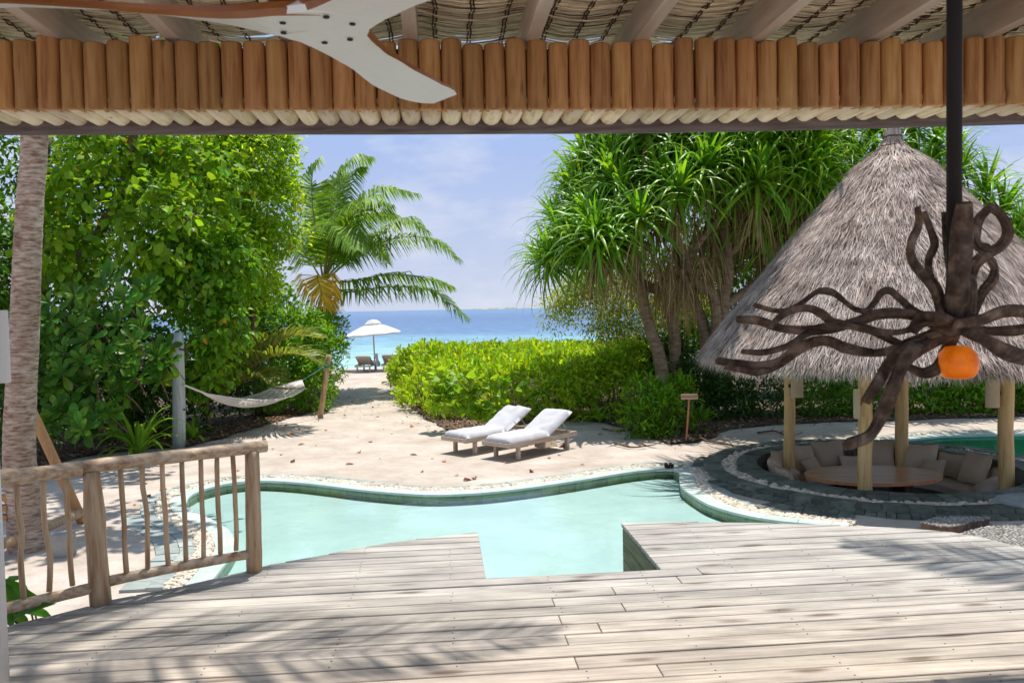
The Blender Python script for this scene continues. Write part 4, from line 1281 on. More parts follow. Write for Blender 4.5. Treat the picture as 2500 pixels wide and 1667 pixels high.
# a pavilion column at the left with its lamp
cp = G(-18, 1667, 0); cp = Vector((cp.x - .02, 3.86, 0))
edge = Y(-6, 1560, 3.8)
b = MB(); b.tube([(edge.x - .065, 3.86, z) for z in (0, .9, 1.8, ZB)], .065, n=20); b.build('column', m_white, pav, smooth=True)
c = Y(-4, 846, 3.72)
t = thing('wall_lamp', 'white cylindrical lamp at the left edge beside the palm trunk', 'lamp', c, group='lamps on pavilion columns')
b = MB(); b.lathe([(.042, -.165), (.044, -.16), (.044, .16), (.042, .165)], (c.x, c.y, c.z), 20); b.build('lamp_shade', m_white, t, smooth=True)
b = MB(); b.box((c.x - .05, c.y + .03, c.z), (.08, .03, .05)); b.build('bracket', m_black, t)

# ------------------------------------------------------------------ ceiling fan
HUB = G(781, 55, 2.44)
fan = thing('ceiling_fan', 'white three bladed ceiling fan with brown edges under the thatch', 'fan', (HUB.x, HUB.y, 2.44))
def fan_blade(ang):
    b = MB()
    RL = .76
    secs = []
    n = 22
    for i in range(n):
        s = i / (n - 1)
        r = .0 + RL * s
        # chord grows out of the hub arm, swells, then is cut obliquely at the tip
        chord = np.interp(s, [0, .10, .22, .36, .55, .8, .94, 1.0], [.20, .18, .135, .112, .130, .140, .132, .09])
        sweep = np.interp(s, [0, .2, .36, .6, .85, 1.0], [0, .004, .012, .022, .006, -.03])
        pitch = -R(np.interp(s, [0, .15, .3, .5, 1], [0, 3, 14, 19, 15]))
        th = np.interp(s, [0, .2, .5, 1], [.034, .032, .020, .008])
        ring_ = []
        for (cx, cz) in ((-.5, 0), (-.47, -.5), (-.2, -.5), (.2, -.5), (.47, -.5), (.5, 0), (.47, .5), (.2, .5), (-.2, .5), (-.47, .5)):
            y, z = cx * chord, cz * th
            ring_.append(Vector((r, y * math.cos(pitch) - z * math.sin(pitch) + sweep, y * math.sin(pitch) + z * math.cos(pitch))))
        secs.append(ring_)
    vs_ = [p for s in secs for p in s]
    k = 10
    for i in range(n - 1):
        for j in range(k):
            mi = 0 if j in (1, 2, 3) else 1
            b.add([], [], 0)
    fs0, fs1 = [], []
    for i in range(n - 1):
        for j in range(k):
            f = (i * k + j, i * k + (j + 1) % k, (i + 1) * k + (j + 1) % k, (i + 1) * k + j)
            (fs0 if j in (1, 2, 3) else fs1).append(f)
    b.v = [tuple(p) for p in vs_]; b.f = fs0 + fs1 + [tuple((n - 1) * k + j for j in range(k))]
    b.mi = [0] * len(fs0) + [1] * (len(fs1) + 1)
    return link('blade', b.mesh('blade', [m_fanw, m_fanb], False), fan, Matrix.Translation((HUB.x, HUB.y, 2.44)) @ Matrix.Rotation(ang, 4, 'Z'))
BA = math.atan2(G(1072, 246, 2.44).y - HUB.y, G(1072, 246, 2.44).x - HUB.x)
for k in range(3):
    bl = fan_blade(BA + k * 2 * math.pi / 3)
    for (dr, dt) in ((.085, -.035), (.085, .035)):
        a = BA + k * 2 * math.pi / 3
        x = HUB.x + dr * math.cos(a) - dt * math.sin(a); y = HUB.y + dr * math.sin(a) + dt * math.cos(a)
        b = MB(); b.lathe([(.0075, 0), (.0075, -.003)], (x, y, 2.4225), 10); b.build('bolt', m_black, fan)
b = MB(); b.lathe([(.02, -.0165), (.115, -.016), (.118, 0), (.10, .017), (.02, .018)], (HUB.x, HUB.y, 2.44), 28); b.build('hub_plate', [m_fanw], fan, smooth=False)
b = MB(); b.lathe([(.05, .018), (.115, .03), (.13, .07), (.11, .15), (.04, .19)], (HUB.x, HUB.y, 2.44), 28); b.build('motor_housing', m_fanb, fan, smooth=True)
b = MB(); b.tube([(HUB.x, HUB.y, 2.62), (HUB.x, HUB.y, ZK)], .014, n=10); b.build('downrod', m_black, fan)

# ------------------------------------------------------------------ driftwood chandelier
CD = 2.0
ch = thing('driftwood_chandelier', 'dark twisted driftwood chandelier hanging in front of the thatched gazebo', 'chandelier', Y(2338, 780, CD))
def cpt(x, y, dz): return Y(1720 + x / 2.45, 480 + y / 2.45, CD + dz)
branches = [
    ([(300, 648), (420, 682), (520, 672), (600, 620), (680, 568), (760, 572), (830, 622), (900, 672), (965, 685), (1010, 640), (1060, 572), (1110, 562), (1165, 605), (1225, 660), (1300, 700), (1390, 720), (1500, 755)], 22, -.05, .05),
    ([(192, 733), (330, 742), (450, 785), (600, 800), (760, 788), (900, 750), (1050, 702), (1200, 702), (1350, 738), (1500, 770)], 31, .06, -.02),
    ([(385, 788), (440, 730), (520, 682), (620, 668), (700, 700), (760, 745), (870, 770), (1000, 800), (1100, 850), (1200, 888), (1290, 850), (1400, 780)], 23, -.10, .03),
    ([(225, 925), (350, 932), (480, 900), (580, 840), (680, 787), (800, 770), (930, 790), (1080, 812), (1200, 802), (1320, 760), (1450, 750)], 24, -.02, -.06),
    ([(75, 980), (200, 1000), (330, 1012), (450, 982), (540, 922), (640, 872), (740, 862), (860, 910), (1000, 935), (1120, 920), (1230, 870), (1330, 830), (1480, 790)], 36, .10, .02),
    ([(125, 1020), (240, 1040), (330, 1050), (430, 1020), (520, 960)], 22, .04, .08),
    ([(852, 1482), (980, 1432), (1060, 1300), (1112, 1180), (1160, 1060), (1222, 950), (1330, 880), (1480, 810)], 52, -.16, .0),
    ([(962, 1228), (1040, 1110), (1105, 1000), (1200, 920), (1310, 868), (1450, 800)], 38, -.10, .05),
    ([(1225, 1020), (1310, 1052), (1390, 1022), (1440, 930), (1482, 850), (1510, 790)], 36, .08, .02),
    ([(1275, 72), (1282, 170), (1240, 270), (1236, 360), (1290, 450), (1360, 540), (1400, 640), (1425, 750)], 30, -.05, .0),
    ([(1310, 90), (1352, 200), (1376, 290), (1340, 380), (1350, 480), (1400, 560), (1430, 660), (1450, 740)], 28, .05, .0),
    ([(1550, 38), (1535, 200), (1522, 400), (1508, 560), (1502, 760)], 62, -.04, .0),
    ([(1690, 58), (1770, 105), (1815, 205), (1775, 290), (1690, 342), (1628, 395), (1600, 470), (1602, 560), (1592, 720)], 34, .03, .0),
    ([(1700, 70), (1640, 140), (1615, 240), (1645, 300), (1700, 320)], 34, .0, .05),
    ([(1690, 345), (1735, 420), (1722, 500), (1670, 562), (1622, 660), (1590, 740)], 27, .06, .0),
    ([(1430, 95), (1442, 250), (1462, 400), (1480, 600)], 22, .06, .03),
    ([(1500, 765), (1650, 742), (1780, 692), (1911, 690), (2050, 722), (2200, 705), (2400, 740)], 42, -.05, .0),
    ([(1520, 785), (1700, 802), (1850, 802), (2000, 785), (2180, 820), (2350, 800)], 34, .08, .0),
    ([(1560, 810), (1680, 862), (1780, 922), (1900, 962), (2050, 985), (2200, 960), (2380, 1000)], 46, -.08, .0),
    ([(1240, 800), (1300, 735), (1390, 720), (1480, 760), (1540, 745)], 44, -.07, -.04),
    ([(1360, 760), (1440, 790), (1540, 790), (1620, 755)], 50, -.03, .0),
]
for pts, th, d0, d1 in branches:
    m = len(pts)
    P3 = [cpt(x, y, d0 + (d1 - d0) * i / (m - 1) + .03 * math.sin(i * 1.7 + x)) for i, (x, y) in enumerate(pts)]
    n = m * 4
    p = catmull(P3, n)
    r0 = th * .98 / 2.45 / F * CD
    b = MB()
    ridge = [1 + random.choice((-.16, -.05, .05, .13)) for _ in range(14)]
    vs_, ref = [], Vector((.2, .9, .3))
    tw = random.uniform(-.05, .05)
    for i in range(n):
        t_ = (p[min(i + 1, n - 1)] - p[max(i - 1, 0)]).normalized()
        a_ = (ref - t_ * ref.dot(t_)).normalized(); b_ = t_.cross(a_); ref = a_
        rr = r0 * (.72 + .33 * min(1, i / (n * .35))) * (1 + .06 * math.sin(i * .55 + th))
        for k in range(14):
            an = 2 * math.pi * k / 14 + tw * i
            vs_.append(p[i] + a_ * (math.cos(an) * rr * ridge[k] * .70) + b_ * (math.sin(an) * rr * ridge[k]))
    b.add(vs_, [(i * 14 + k, i * 14 + (k + 1) % 14, (i + 1) * 14 + (k + 1) % 14, (i + 1) * 14 + k) for i in range(n - 1) for k in range(14)] + [tuple(range(14))[::-1], tuple((n - 1) * 14 + k for k in range(14))])
    b.build('branch', m_drift, ch)
hb = cpt(1515, 990, .02)
b = MB(); b.lathe([(.012, .041), (.029, .038), (.043, .021), (.0475, .0), (.0455, -.020), (.036, -.036), (.024, -.040)], tuple(hb), 24)
m_glow = M('lit orange glass', [(0.75, 0.16, 0.01), (0.9, 0.26, 0.02)], scale=18, rough=0.4)
pbn = next(n_ for n_ in m_glow.node_tree.nodes if n_.type == 'BSDF_PRINCIPLED')
pbn.inputs['Emission Color'].default_value = (1.0, 0.15, 0.0, 1); pbn.inputs['Emission Strength'].default_value = 0.22
gt = m_glow.node_tree
gr = next(n_ for n_ in gt.nodes if n_.type == 'VALTORGB')
gt.links.new(gr.outputs[0], pbn.inputs['Emission Color'])
gr.color_ramp.elements[0].color = (0.55, 0.085, 0.0, 1); gr.color_ramp.elements[1].color = (1.0, 0.24, 0.01, 1)
b.build('lamp_globe', m_glow, ch, smooth=True)
top, bot = Y(2323, -60, CD), cpt(1500, 700, 0)
b = MB(); b.tube([(bot.x - .003, bot.y, bot.z), (bot.x - .003, bot.y, ZK)], .0175, n=12); b.build('hanging_rod', m_black, ch, smooth=True)

# ------------------------------------------------------------------ sun loungers
def make_lounger(label, group, cover, loc, rz, drawer=True, back=None):
    back = back or m_teak
    t = thing('sun_lounger', label, 'sun lounger', (0, 0, 0), 0, group)
    Lh, W, H = 1.95, .72, .335
    for s in (-1, 1):
        b = MB(); b.box((Lh / 2, s * (W / 2 - .02), H - .04), (Lh, .04, .085)); b.build('side_rail', m_teak, t)
    for x in (.018, Lh - .03):
        b = MB(); b.box((x, 0, H - .041), (.036, W - .082, .075)); b.build('end_rail', m_teak, t)
    for x in (.30, Lh - .22):
        for s in (-1, 1):
            b = MB(); b.box((x, s * (W / 2 - .075), (H - .02) / 2), (.065, .065, H - .02)); b.build('leg', m_teak, t)
    for k in range(9):
        b = MB(); b.box((.09 + k * .125, 0, H - .015), (.085, W - .09, .02)); b.build('slat', m_teak, t)
    hx, tilt = 1.12, R(28)
    ca, sa = math.cos(tilt), math.sin(tilt)
    for k in range(7):
        d = .06 + k * .115
        b = MB(); b.box((hx + d * ca, 0, H + .0 + d * sa), (.085, W - .10, .018), Matrix.Rotation(-tilt, 3, 'Y')); b.build('back_slat', back, t)
    for s in (-1, 1):
        b = MB(); b.box((hx + .4 * ca, s * (W / 2 - .065), H - .022 + .4 * sa), (.82, .03, .03), Matrix.Rotation(-tilt, 3, 'Y')); b.build('back_frame', back, t)
        b = MB(); b.tube([(hx + .55 * ca, s * .24, H + .55 * sa - .02), (hx + .70, s * .24, H - .03)], .014, n=6); b.build('back_strut', m_teak, t)
    # draped mattress
    nx, ny = 46, 14
    vs_, fs_ = [], []
    th = .085
    def cz(x):
        lenb = x - hx
        k = max(0, lenb)
        soft = 1 / (1 + math.exp(-lenb * 18))
        return (x if lenb <= 0 else hx + k * ca), H + .01 + (k * sa if lenb > 0 else 0), soft
    for i in range(nx + 1):
        s = .04 + (1.93 - .04) * i / nx
        for j in range(ny + 1):
            v_ = j / ny * 2 - 1
            X, Z, soft = cz(s)
            ed = min(1, (1 - abs(v_)) * 5 + .0) ** .4 * min(1, (i + .15) / 2.2) ** .4 * min(1, (nx - i + .15) / 2.2) ** .4
            wr = .022 * mnoise.noise(Vector((s * 5, v_ * 2.0, 1.3 + loc[0]))) + .016 * mnoise.noise(Vector((s * 3 + v_ * 6, v_ * 5 - s * 7, loc[1])))
            wr += .02 * math.exp(-((s - hx) / .16) ** 2) * mnoise.noise(Vector((v_ * 7, s * 3, 4)))
            hgt = th * ed + wr * (.4 + .6 * ed) + .012 * (1 - v_ * v_)
            nx_, nz_ = (-sa * (1 if s > hx else 0), ca if s > hx else 1)
            if abs(s - hx) < .09:
                w_ = (s - hx + .09) / .18; nx_, nz_ = -sa * w_, 1 + (ca - 1) * w_
            vs_.append((X + nx_ * hgt, v_ * (W / 2 - .015 + .012 * mnoise.noise(Vector((s * 4, v_, 8)))), Z + nz_ * hgt))
    q = ny + 1
    for i in range(nx):
        for j in range(ny):
            fs_.append((i * q + j, (i + 1) * q + j, (i + 1) * q + j + 1, i * q + j + 1))
    b0 = len(vs_)
    rim = [i * q for i in range(nx + 1)] + [nx * q + j for j in range(1, ny + 1)] + [i * q + ny for i in range(nx - 1, -1, -1)] + [j for j in range(ny - 1, 0, -1)]
    for r_ in rim:
        x, y, z = vs_[r_]
        i = r_ // q
        X, Z, soft = cz(.04 + (1.93 - .04) * i / nx)
        vs_.append((X, y * 1.0, Z - .004 + .006 * mnoise.noise(Vector((x * 9, y * 9, 2)))))
    m = len(rim)
    for k in range(m):
        fs_.append((rim[k], rim[(k + 1) % m], b0 + (k + 1) % m, b0 + k)[::-1])
    b = MB(); b.add(vs_, fs_); b.build('mattress', cover, t, smooth=True)
    if drawer:
        b = MB(); b.box((1.18, -W / 2 + .16, H - .15), (.36, .26, .13)); d = b.build('drawer', m_teak, t)
        b = MB(); b.box((1.18, -W / 2 + .024, H - .15), (.32, .012, .10)); b.build('drawer_front', m_soffit, d)
        b = MB(); b.lathe([(.011, -.008), (.011, .008)], (1.18, -W / 2 + .010, H - .15), 8); b.build('knob', m_black, d)
        b = MB()
        b.tube([(Lh - .22, -.25, .07), (Lh - .22, -.215, .07)], .07, n=14); b.build('wheel', m_bark, t)
        b = MB()
        b.tube([(Lh - .22, .25, .07), (Lh - .22, .215, .07)], .07, n=14); b.build('wheel', m_bark, t)
    t.matrix_basis = Matrix.Translation(loc) @ Matrix.Rotation(rz, 4, 'Z') @ Matrix.Scale(.92, 4)
    return t
ang = R(47)
def foot(corner, a):      # the lounger's origin from the world position of its right foot corner
    return Vector((corner[0] - math.sin(a) * .36 * 1, corner[1] + math.cos(a) * .36, ZS))
make_lounger('sun lounger with white cover nearest the pool and a small drawer', 'white covered loungers on the sand', m_towel, foot((-.05, 13.55), ang), ang)
make_lounger('sun lounger with white cover standing nearer the hedge, behind the other', 'white covered loungers on the sand', m_towel, foot((-.82, 14.15), R(45)), R(45))
m_beachc = M('grey beach cushion', [(0.42, 0.39, 0.38), (0.5, 0.47, 0.46)], rough=0.9)
bz = sand_z(-6, 34.5)
l1 = make_lounger('far beach lounger left of the parasol pole, seen from behind with a towel', 'loungers facing the sea', m_beachc, (-6.2, 35.9, bz), R(-92), drawer=False, back=M('pale lounger slats', [(0.56, 0.49, 0.42), (0.66, 0.59, 0.52)], rough=0.8))  # back slats are teak coloured paler to offset the shade on them
l2 = copy_tree(l1)
l2.matrix_basis = Matrix.Translation((-5.18, 36.2, bz)) @ Matrix.Rotation(R(-90), 4, 'Z') @ Matrix.Scale(.95, 4)
l2['label'] = 'far beach lounger right of the parasol pole, partly behind the hedge'
# towel hanging on the first beach lounger
b = MB()
vs_, fs_ = [], []
for i in range(9):
    for j in range(7):
        x = -5.80 + .10 * mnoise.noise(Vector((i * .6, j * .5, 0))) * (j / 6) + .03 * math.sin(i)
        vs_.append((x + .10 * j / 6, 34.35 + i * .08, bz + .78 - .55 * j / 6 + .03 * math.sin(i * .8)))
for i in range(8):
    for j in range(6): fs_.append((i * 7 + j, i * 7 + j + 1, i * 7 + 8 + j, i * 7 + 7 + j))
b.add(vs_, fs_)
tag(b.build('towel', m_towel, smooth=True), 'white towel hung over the side of the left beach lounger', 'towel')

# ------------------------------------------------------------------ parasol
ub = Vector((-6.05, 35.7, bz))
um = thing('parasol', 'white octagonal beach parasol on a wooden pole by the sea', 'parasol', ub)
b = MB(); b.tube([(ub.x + .05, ub.y, ub.z), (ub.x, ub.y, ub.z + 2.1)], .028, n=10); b.build('pole', m_swing, um, smooth=True)
def canopy(rs, zs_, name, mat, tiltx=.07):
    b = MB(); n = 8
    vs_, fs_ = [(ub.x, ub.y, ub.z + zs_[0])] if rs[0] == 0 else [], []
    seq = []
    for r, z in zip(rs, zs_):
        for k in range(n * 2):
            a = 2 * math.pi * k / (n * 2) + .2
            rr = r * (1 if k % 2 == 0 else .955)
            seq.append((ub.x + rr * math.cos(a), ub.y + rr * math.sin(a), ub.z + z + tiltx * rr * math.cos(a) - (0 if k % 2 == 0 else .02 * r)))
    m = n * 2
    b.add(seq, [(i * m + k, i * m + (k + 1) % m, (i + 1) * m + (k + 1) % m, (i + 1) * m + k) for i in range(len(rs) - 1) for k in range(m)])
    return b.build(name, mat, um)
canopy([.22, .55, .9, 1.22, 1.22], [2.0, 1.90, 1.74, 1.58, 1.52], 'canopy', m_parasol)
canopy([.005, .2, .36, .36], [2.20, 2.16, 2.02, 1.98], 'vent', m_parasol)
for k in range(8):
    a = 2 * math.pi * k / 8 + .2
    b = MB(); b.tube([(ub.x + .05 * math.cos(a), ub.y + .05 * math.sin(a), ub.z + 1.98), (ub.x + 1.2 * math.cos(a), ub.y + 1.2 * math.sin(a), ub.z + 1.56 + .08 * math.cos(a))], .010, n=4); b.build('rib', m_swing, um)

# ------------------------------------------------------------------ outdoor shower, hammock, hammock pole
def ground_px(px, py): return G(px, py, ZS)
sp = ground_px(437, 1092)
sh = thing('outdoor_shower', 'pale grey outdoor shower post with a branch spout among the left shrubs', 'shower', sp)
st = Y(433, 812, sp.y)
b = MB(); b.tube(catmull([sp, sp.lerp(st, .5) + Vector((.01, 0, 0)), st], 7), [.128, .124, .121, .118, .116, .114, .113], n=16, wob=.01); b.build('post', m_greypost, sh, smooth=True)
def HP(x, y, d): return Y(400 + x / 4.611, 780 + y / 4.611, d)
b = MB(); b.tube(catmull([HP(175, 330, sp.y - .13), HP(230, 345, sp.y - .16), HP(285, 385, sp.y - .18), HP(305, 440, sp.y - .18)], 9), [.022, .022, .02, .02, .019, .018, .018, .017, .016], n=8, wob=.1); b.build('spout_branch', m_bark, sh, smooth=True)
p = HP(310, 446, sp.y - .18)
b = MB(); b.lathe([(.02, .03), (.03, .01), (.085, 0), (.085, -.012)], tuple(p), 16); b.build('shower_head', m_chrome, sh, smooth=True)
p = HP(240, 1010, sp.y - .12)
b = MB(); b.tube([p + Vector((-.04, 0, 0)), p + Vector((.05, 0, 0))], .022, n=8); b.tube([p + Vector((.03, 0, .03)), p + Vector((.06, -.02, -.04))], .012, n=6); b.build('tap', m_chrome, sh)
hp0, hp1 = ground_px(780, 1016), None
hp1 = Y(803, 866, hp0.y - .02)
hpole = thing('hammock_pole', 'leaning brown timber pole holding the right end of the hammock', 'pole', hp0)
b = MB(); b.tube(catmull([hp0 - Vector((0, 0, .1)), hp0.lerp(hp1, .5) + Vector((.015, 0, 0)), hp1], 8), [.075, .072, .07, .068, .066, .064, .063, .062], n=12, wob=.03); b.build('pole', m_rail, hpole, smooth=True)
kn = Y(798, 891, hp0.y - .01)
b = MB(); 
for k in range(4):
    b.tube([(kn.x + .075 * math.cos(a), kn.y + .075 * math.sin(a), kn.z - .05 + k * .03) for a in np.linspace(0, 6.28, 13)], .014, n=5, cap=False)
b.build('rope_lashing', m_rope_b, hpole)
ha, hbn = HP(232, 745, sp.y - .1), HP(1552, 690, hp0.y - .9)
hm = thing('hammock', 'pale rope net hammock slung between the grey shower post and leaning pole', 'hammock', ha)
dr = (hbn - ha); dr.z = 0; dr.normalize()
sd = Vector((dr.y, -dr.x, 0))          # towards the camera side
def hsurf(s, t):
    p = ha.lerp(hbn, s)
    w = np.interp(s, [0, .16, .3, .5, .7, .86, 1], [.0, .02, .30, .50, .52, .46, .0])
    sagz = -np.interp(s, [0, .16, .3, .45, .6, .75, .86, 1], [0, .20, .31, .37, .37, .30, .18, 0])
    cup = -.15 * (1 - t * t) * math.sin(math.pi * min(1, max(0, (s - .12) / .74)))
    return p + sd * (w * t) + Vector((0, 0, sagz + cup + .02 * abs(t)))
b = MB()
nc = 26
for i in range(nc + 1):
    t_ = i / nc * 2 - 1
    b.tube([hsurf(s, t_) for s in np.linspace(0, 1, 26)], .006 if abs(t_) < .99 else .011, n=4, cap=False)
for k in range(56):
    s0 = .17 + .68 * k / 55
    b.tube([hsurf(s0 + .022 * (j % 2), j / 12 * 2 - 1) for j in range(13)], .005, n=4, cap=False)
b.build('net', m_rope, hm)
b = MB(); b.tube([hsurf(.86, -1.08), hsurf(.86, 1.08)], .018, n=8); b.build('spreader_bar', m_rail, hm, smooth=True)
b = MB(); b.tube([hbn, kn], .011, n=6); b.build('rope', m_rope_b, hm)
b = MB(); b.tube([ha, sp + Vector((.02, 0, ha.z - sp.z + .03))], .014, n=6); b.build('loop_rope', m_rope, hm)

# ------------------------------------------------------------------ sign
sg0 = G(1675, 1080, ZS)
sgn = thing('garden_sign', 'small wooden sign on a stick at the edge of the shrubs', 'sign', sg0)
s1 = Y(1683, 972, sg0.y)
b = MB(); b.tube([sg0, s1], .018, n=6); b.build('stake', m_swing, sgn)
sc_ = Y(1683, 968, sg0.y - .03)
b = MB(); b.box(tuple(sc_), (.31, .02, .105)); bd = b.build('board', m_sign, sgn)
cu = bpy.data.curves.new('lettering', 'FONT')
cu.body = 'No Climbing Please'
cu.size = .036; cu.align_x = 'CENTER'; cu.align_y = 'CENTER'; cu.extrude = .001
cu.materials.append(m_ink)
tmp = bpy.data.objects.new('lettering', cu); col.objects.link(tmp)
txt = bpy.data.meshes.new_from_object(tmp.evaluated_get(bpy.context.evaluated_depsgraph_get()))
bpy.data.objects.remove(tmp)
to = bpy.data.objects.new('lettering', txt); col.objects.link(to)
to.parent = bd; to.matrix_basis = Matrix.Translation((sc_.x, sc_.y - .0125, sc_.z)) @ Matrix.Rotation(math.pi / 2, 4, 'X')

# black spotlight on the pool corner
p = G(1637, 1143, ZC)
sl = thing('pool_spotlight', 'small black spotlight on the coping at the pool corner', 'spotlight', p)
b = MB(); b.tube([(p.x - .03, p.y, ZC), (p.x - .03, p.y, ZC + .05)], .02, n=8); b.build('base', m_black, sl)
for s in (-1, 1):
    b = MB(); b.tube([(p.x - .03 + s * .035, p.y + .03, ZC + .06), (p.x - .03 + s * .04, p.y - .05, ZC + .045)], [.03, .036], n=12); b.build('lamp_head', m_black, sl)

# ------------------------------------------------------------------ swing frame at far left
sw0 = G(202, 1276, ZS)
sw = thing('swing_frame', 'log swing frame with orange timber seat half hidden by the palm trunk', 'swing', sw0)
def SP(px, py, y): return Y(px, py, y)
b = MB(); b.tube(catmull([sw0, SP(140, 1140, sw0.y + .1), SP(80, 1009, sw0.y + .2), SP(20, 880, sw0.y + .3)], 8), .062, n=12, wob=.03); b.build('leg', m_swing, sw, smooth=True)
b = MB(); b.tube([SP(200, 1250, sw0.y - .02), SP(120, 1284, sw0.y - .9), SP(0, 1330, sw0.y - 1.6), SP(-80, 1360, sw0.y - 2)], .055, n=12, wob=.03); b.build('cross_bar', m_rail, sw, smooth=True)
for k in range(3):
    c = SP(-25, 1215 + k * 24, 8.9)
    b = MB(); b.box(tuple(c), (.42, .09, .06)); b.build('seat_board', m_swing, sw)
c = G(156, 1356, ZS)
b = MB(); b.lathe([(.12, 0), (.125, .02), (.122, .24), (.115, .255)], (c.x, c.y, ZS), 18)
tag(b.build('concrete_footing', m_concrete, smooth=True), 'short round concrete footing in the sand beside the palm trunk', 'footing')

# ------------------------------------------------------------------ planting beds and litter
def bed(px_pts, label):
    ps = [Vector((p.x, p.y, 0)) for p in (ground_px(x, y) if isinstance(x, (int, float)) and y > 0 else Vector((x, -y, 0)) for x, y in px_pts)]
    return ps
bedL = [Vector((p.x, p.y, 0)) for p in [ground_px(x, y) for x, y in ((-100, 1185), (60, 1150), (200, 1118), (330, 1098), (460, 1092), (560, 1068), (640, 1040), (715, 1018), (775, 1006), (800, 985), (818, 950), (822, 915))]] + [Vector((-9.0, 36, 0)), Vector((-30, 36, 0)), Vector((-30, 11, 0))]
bedR = [Vector((p.x, p.y, 0)) for p in [ground_px(x, y) for x, y in ((968, 935), (985, 975), (1010, 1000), (1050, 1030), (1100, 1052), (1180, 1052), (1290, 1035), (1400, 1024), (1480, 1030), (1560, 1062), (1640, 1085), (1700, 1080), (1790, 1050), (1900, 1036), (2050, 1030), (2250, 1025), (2500, 1018), (2760, 1015))]] + [Vector((30, 20, 0)), Vector((30, 37, 0)), Vector((-4.6, 36.5, 0))]
for ps, lab in ((bedL, 'dark mulched planting bed under the left trees'), (bedR, 'dark mulched planting bed under hedge and pandanus')):
    dense = []
    for a, c in zip(ps, ps[1:] + ps[:1]):
        n = max(1, int((c - a).length / .25)) if (c - a).length < 12 else 1
        for k in range(n):
            q = a.lerp(c, k / n)
            if n > 1: q = q + Vector((mnoise.noise(q * 1.7), mnoise.noise(q * 1.7 + Vector((5, 5, 5))), 0)) * .16
            dense.append(q)
    pts = [Vector((p.x, p.y)) for p in dense]
    ed = [(i, (i + 1) % len(pts)) for i in range(len(pts))]
    for _ in range(1500):
        x, y = random.uniform(-12, 14), random.uniform(11, 36)
        if in_poly(x, y, dense): pts.append(Vector((x, y)))
    v_, e_, f_, *_ = delaunay_2d_cdt(pts, ed, [], 0, 1e-4)
    fs_ = [t for t in f_ if in_poly(sum(v_[i].x for i in t) / 3, sum(v_[i].y for i in t) / 3, dense)]
    b = MB(); b.add([(p.x, p.y, ZS + .028 + (.03 * mnoise.noise(Vector((p.x * .9, p.y * .9, 7))) if p.y < 30 else 0)) for p in v_], fs_)
    tag(b.build('planting_bed', m_soil, smooth=True), lab, kind='structure')
    # litter
    n = 0
    P_ = []
    while n < 5200:
        i = random.randrange(len(dense)); 
        x = dense[i].x + random.gauss(0, .8); y = dense[i].y + random.gauss(0, .5) + .35
        if y > 24 or y < 9: continue
        inside = in_poly(x, y, dense)
        if inside or random.random() < .05:
            P_.append((x, y, ZS + .035 + random.uniform(0, .045))); n += 1
    P_ = np.array(P_)
    D_ = rng.normal(size=(len(P_), 3)) * np.array([1, 1, .25]); U_ = np.array([0, 0, 1.0]) + rng.normal(size=(len(P_), 3)) * .3
    l_ = rng.uniform(.05, .12, len(P_))
    Vv, Ff = leaves(P_, D_, U_, l_, l_ * rng.uniform(.4, .8, len(P_)), T_SMALL)
    o = link('leaf_litter', npmesh('leaf_litter', Vv, Ff, m_litter))
    tag(o, 'scattered dry brown leaf litter along ' + ('the left bed edge' if ps is bedL else 'the hedge and gazebo bed edge'), kind='stuff')
# single fallen leaves on the sand
fl_cols = [('dark brown', m_fallen), ('orange', M('fallen orange leaf', [(0.45, 0.12, 0.03), (0.62, 0.22, 0.05)], scale=8, rough=0.7, rnd=0.2)), ('tan', M('fallen tan leaf', [(0.30, 0.18, 0.09), (0.42, 0.28, 0.16)], scale=8, rough=0.8, rnd=0.2))]
me_list = []
for cn, cm in fl_cols:
    for k in range(2):
        b = MB(); T, fs_ = T_OVATE; T = T.copy(); T[:, 2] += .25 * np.abs(T[:, 1]) * (k + .4); b.add(T, fs_); me_list.append(b.mesh('fallen_leaf', cm))
fl_px = [(640, 1074), (668, 1098), (745, 1085), (800, 1052), (870, 1068), (905, 1080), (735, 1050), (842, 1135), (880, 1105), (930, 1120), (1000, 1110), (1028, 1152), (1060, 1120), (1086, 1128), (1110, 1160), (1130, 1175), (1155, 1172), (1230, 1132), (1340, 1120), (1370, 1112), (1415, 1135), (1300, 1150),
         (960, 1060), (1010, 1042), (1060, 1055), (690, 1110), (720, 1130), (330, 1230), (318, 1290), (345, 1295), (360, 1180), (370, 1212), (410, 1198), (580, 1150), (625, 1100), (520, 1090), (560, 1085), (700, 1060), (770, 1090), (1470, 1062), (1380, 1090), (1750, 1110), (1800, 1100)]
for k, (x, y) in enumerate(fl_px):
    p = ground_px(x, y)
    if in_poly(p.x, p.y, pool_poly) : continue
    o = bpy.data.objects.new('fallen_leaf', me_list[(k * 7 + k // 5) % 6]); col.objects.link(o)
    big = (k * 3 + k // 4) % 2 == 0
    s = random.uniform(.135, .165) if big else random.uniform(.065, .09)
    o.matrix_basis = Matrix.Translation((p.x, p.y, sand_z(p.x, p.y) + .012)) @ Matrix.Rotation(random.uniform(0, 6.3), 4, 'Z') @ Matrix.Rotation(random.uniform(-.3, .3), 4, 'X') @ Matrix.Diagonal((s, s * random.uniform(.5, .9), s, 1))
    where = 'behind the railing' if x < 420 else 'beside the path near the hammock' if x < 780 and y < 1120 else 'in front of the loungers' if 1050 < x < 1440 and y > 1100 else 'near the planting on the right' if x >= 1440 else 'at the pool edge' if y > 1120 else 'on the open sand before the hedge'
    tag(o, ('large ' if big else 'small ') + fl_cols[((k * 7 + k // 5) % 6) // 2][0] + ' fallen leaf lying ' + where, 'leaf', 'fallen leaves on the sand')

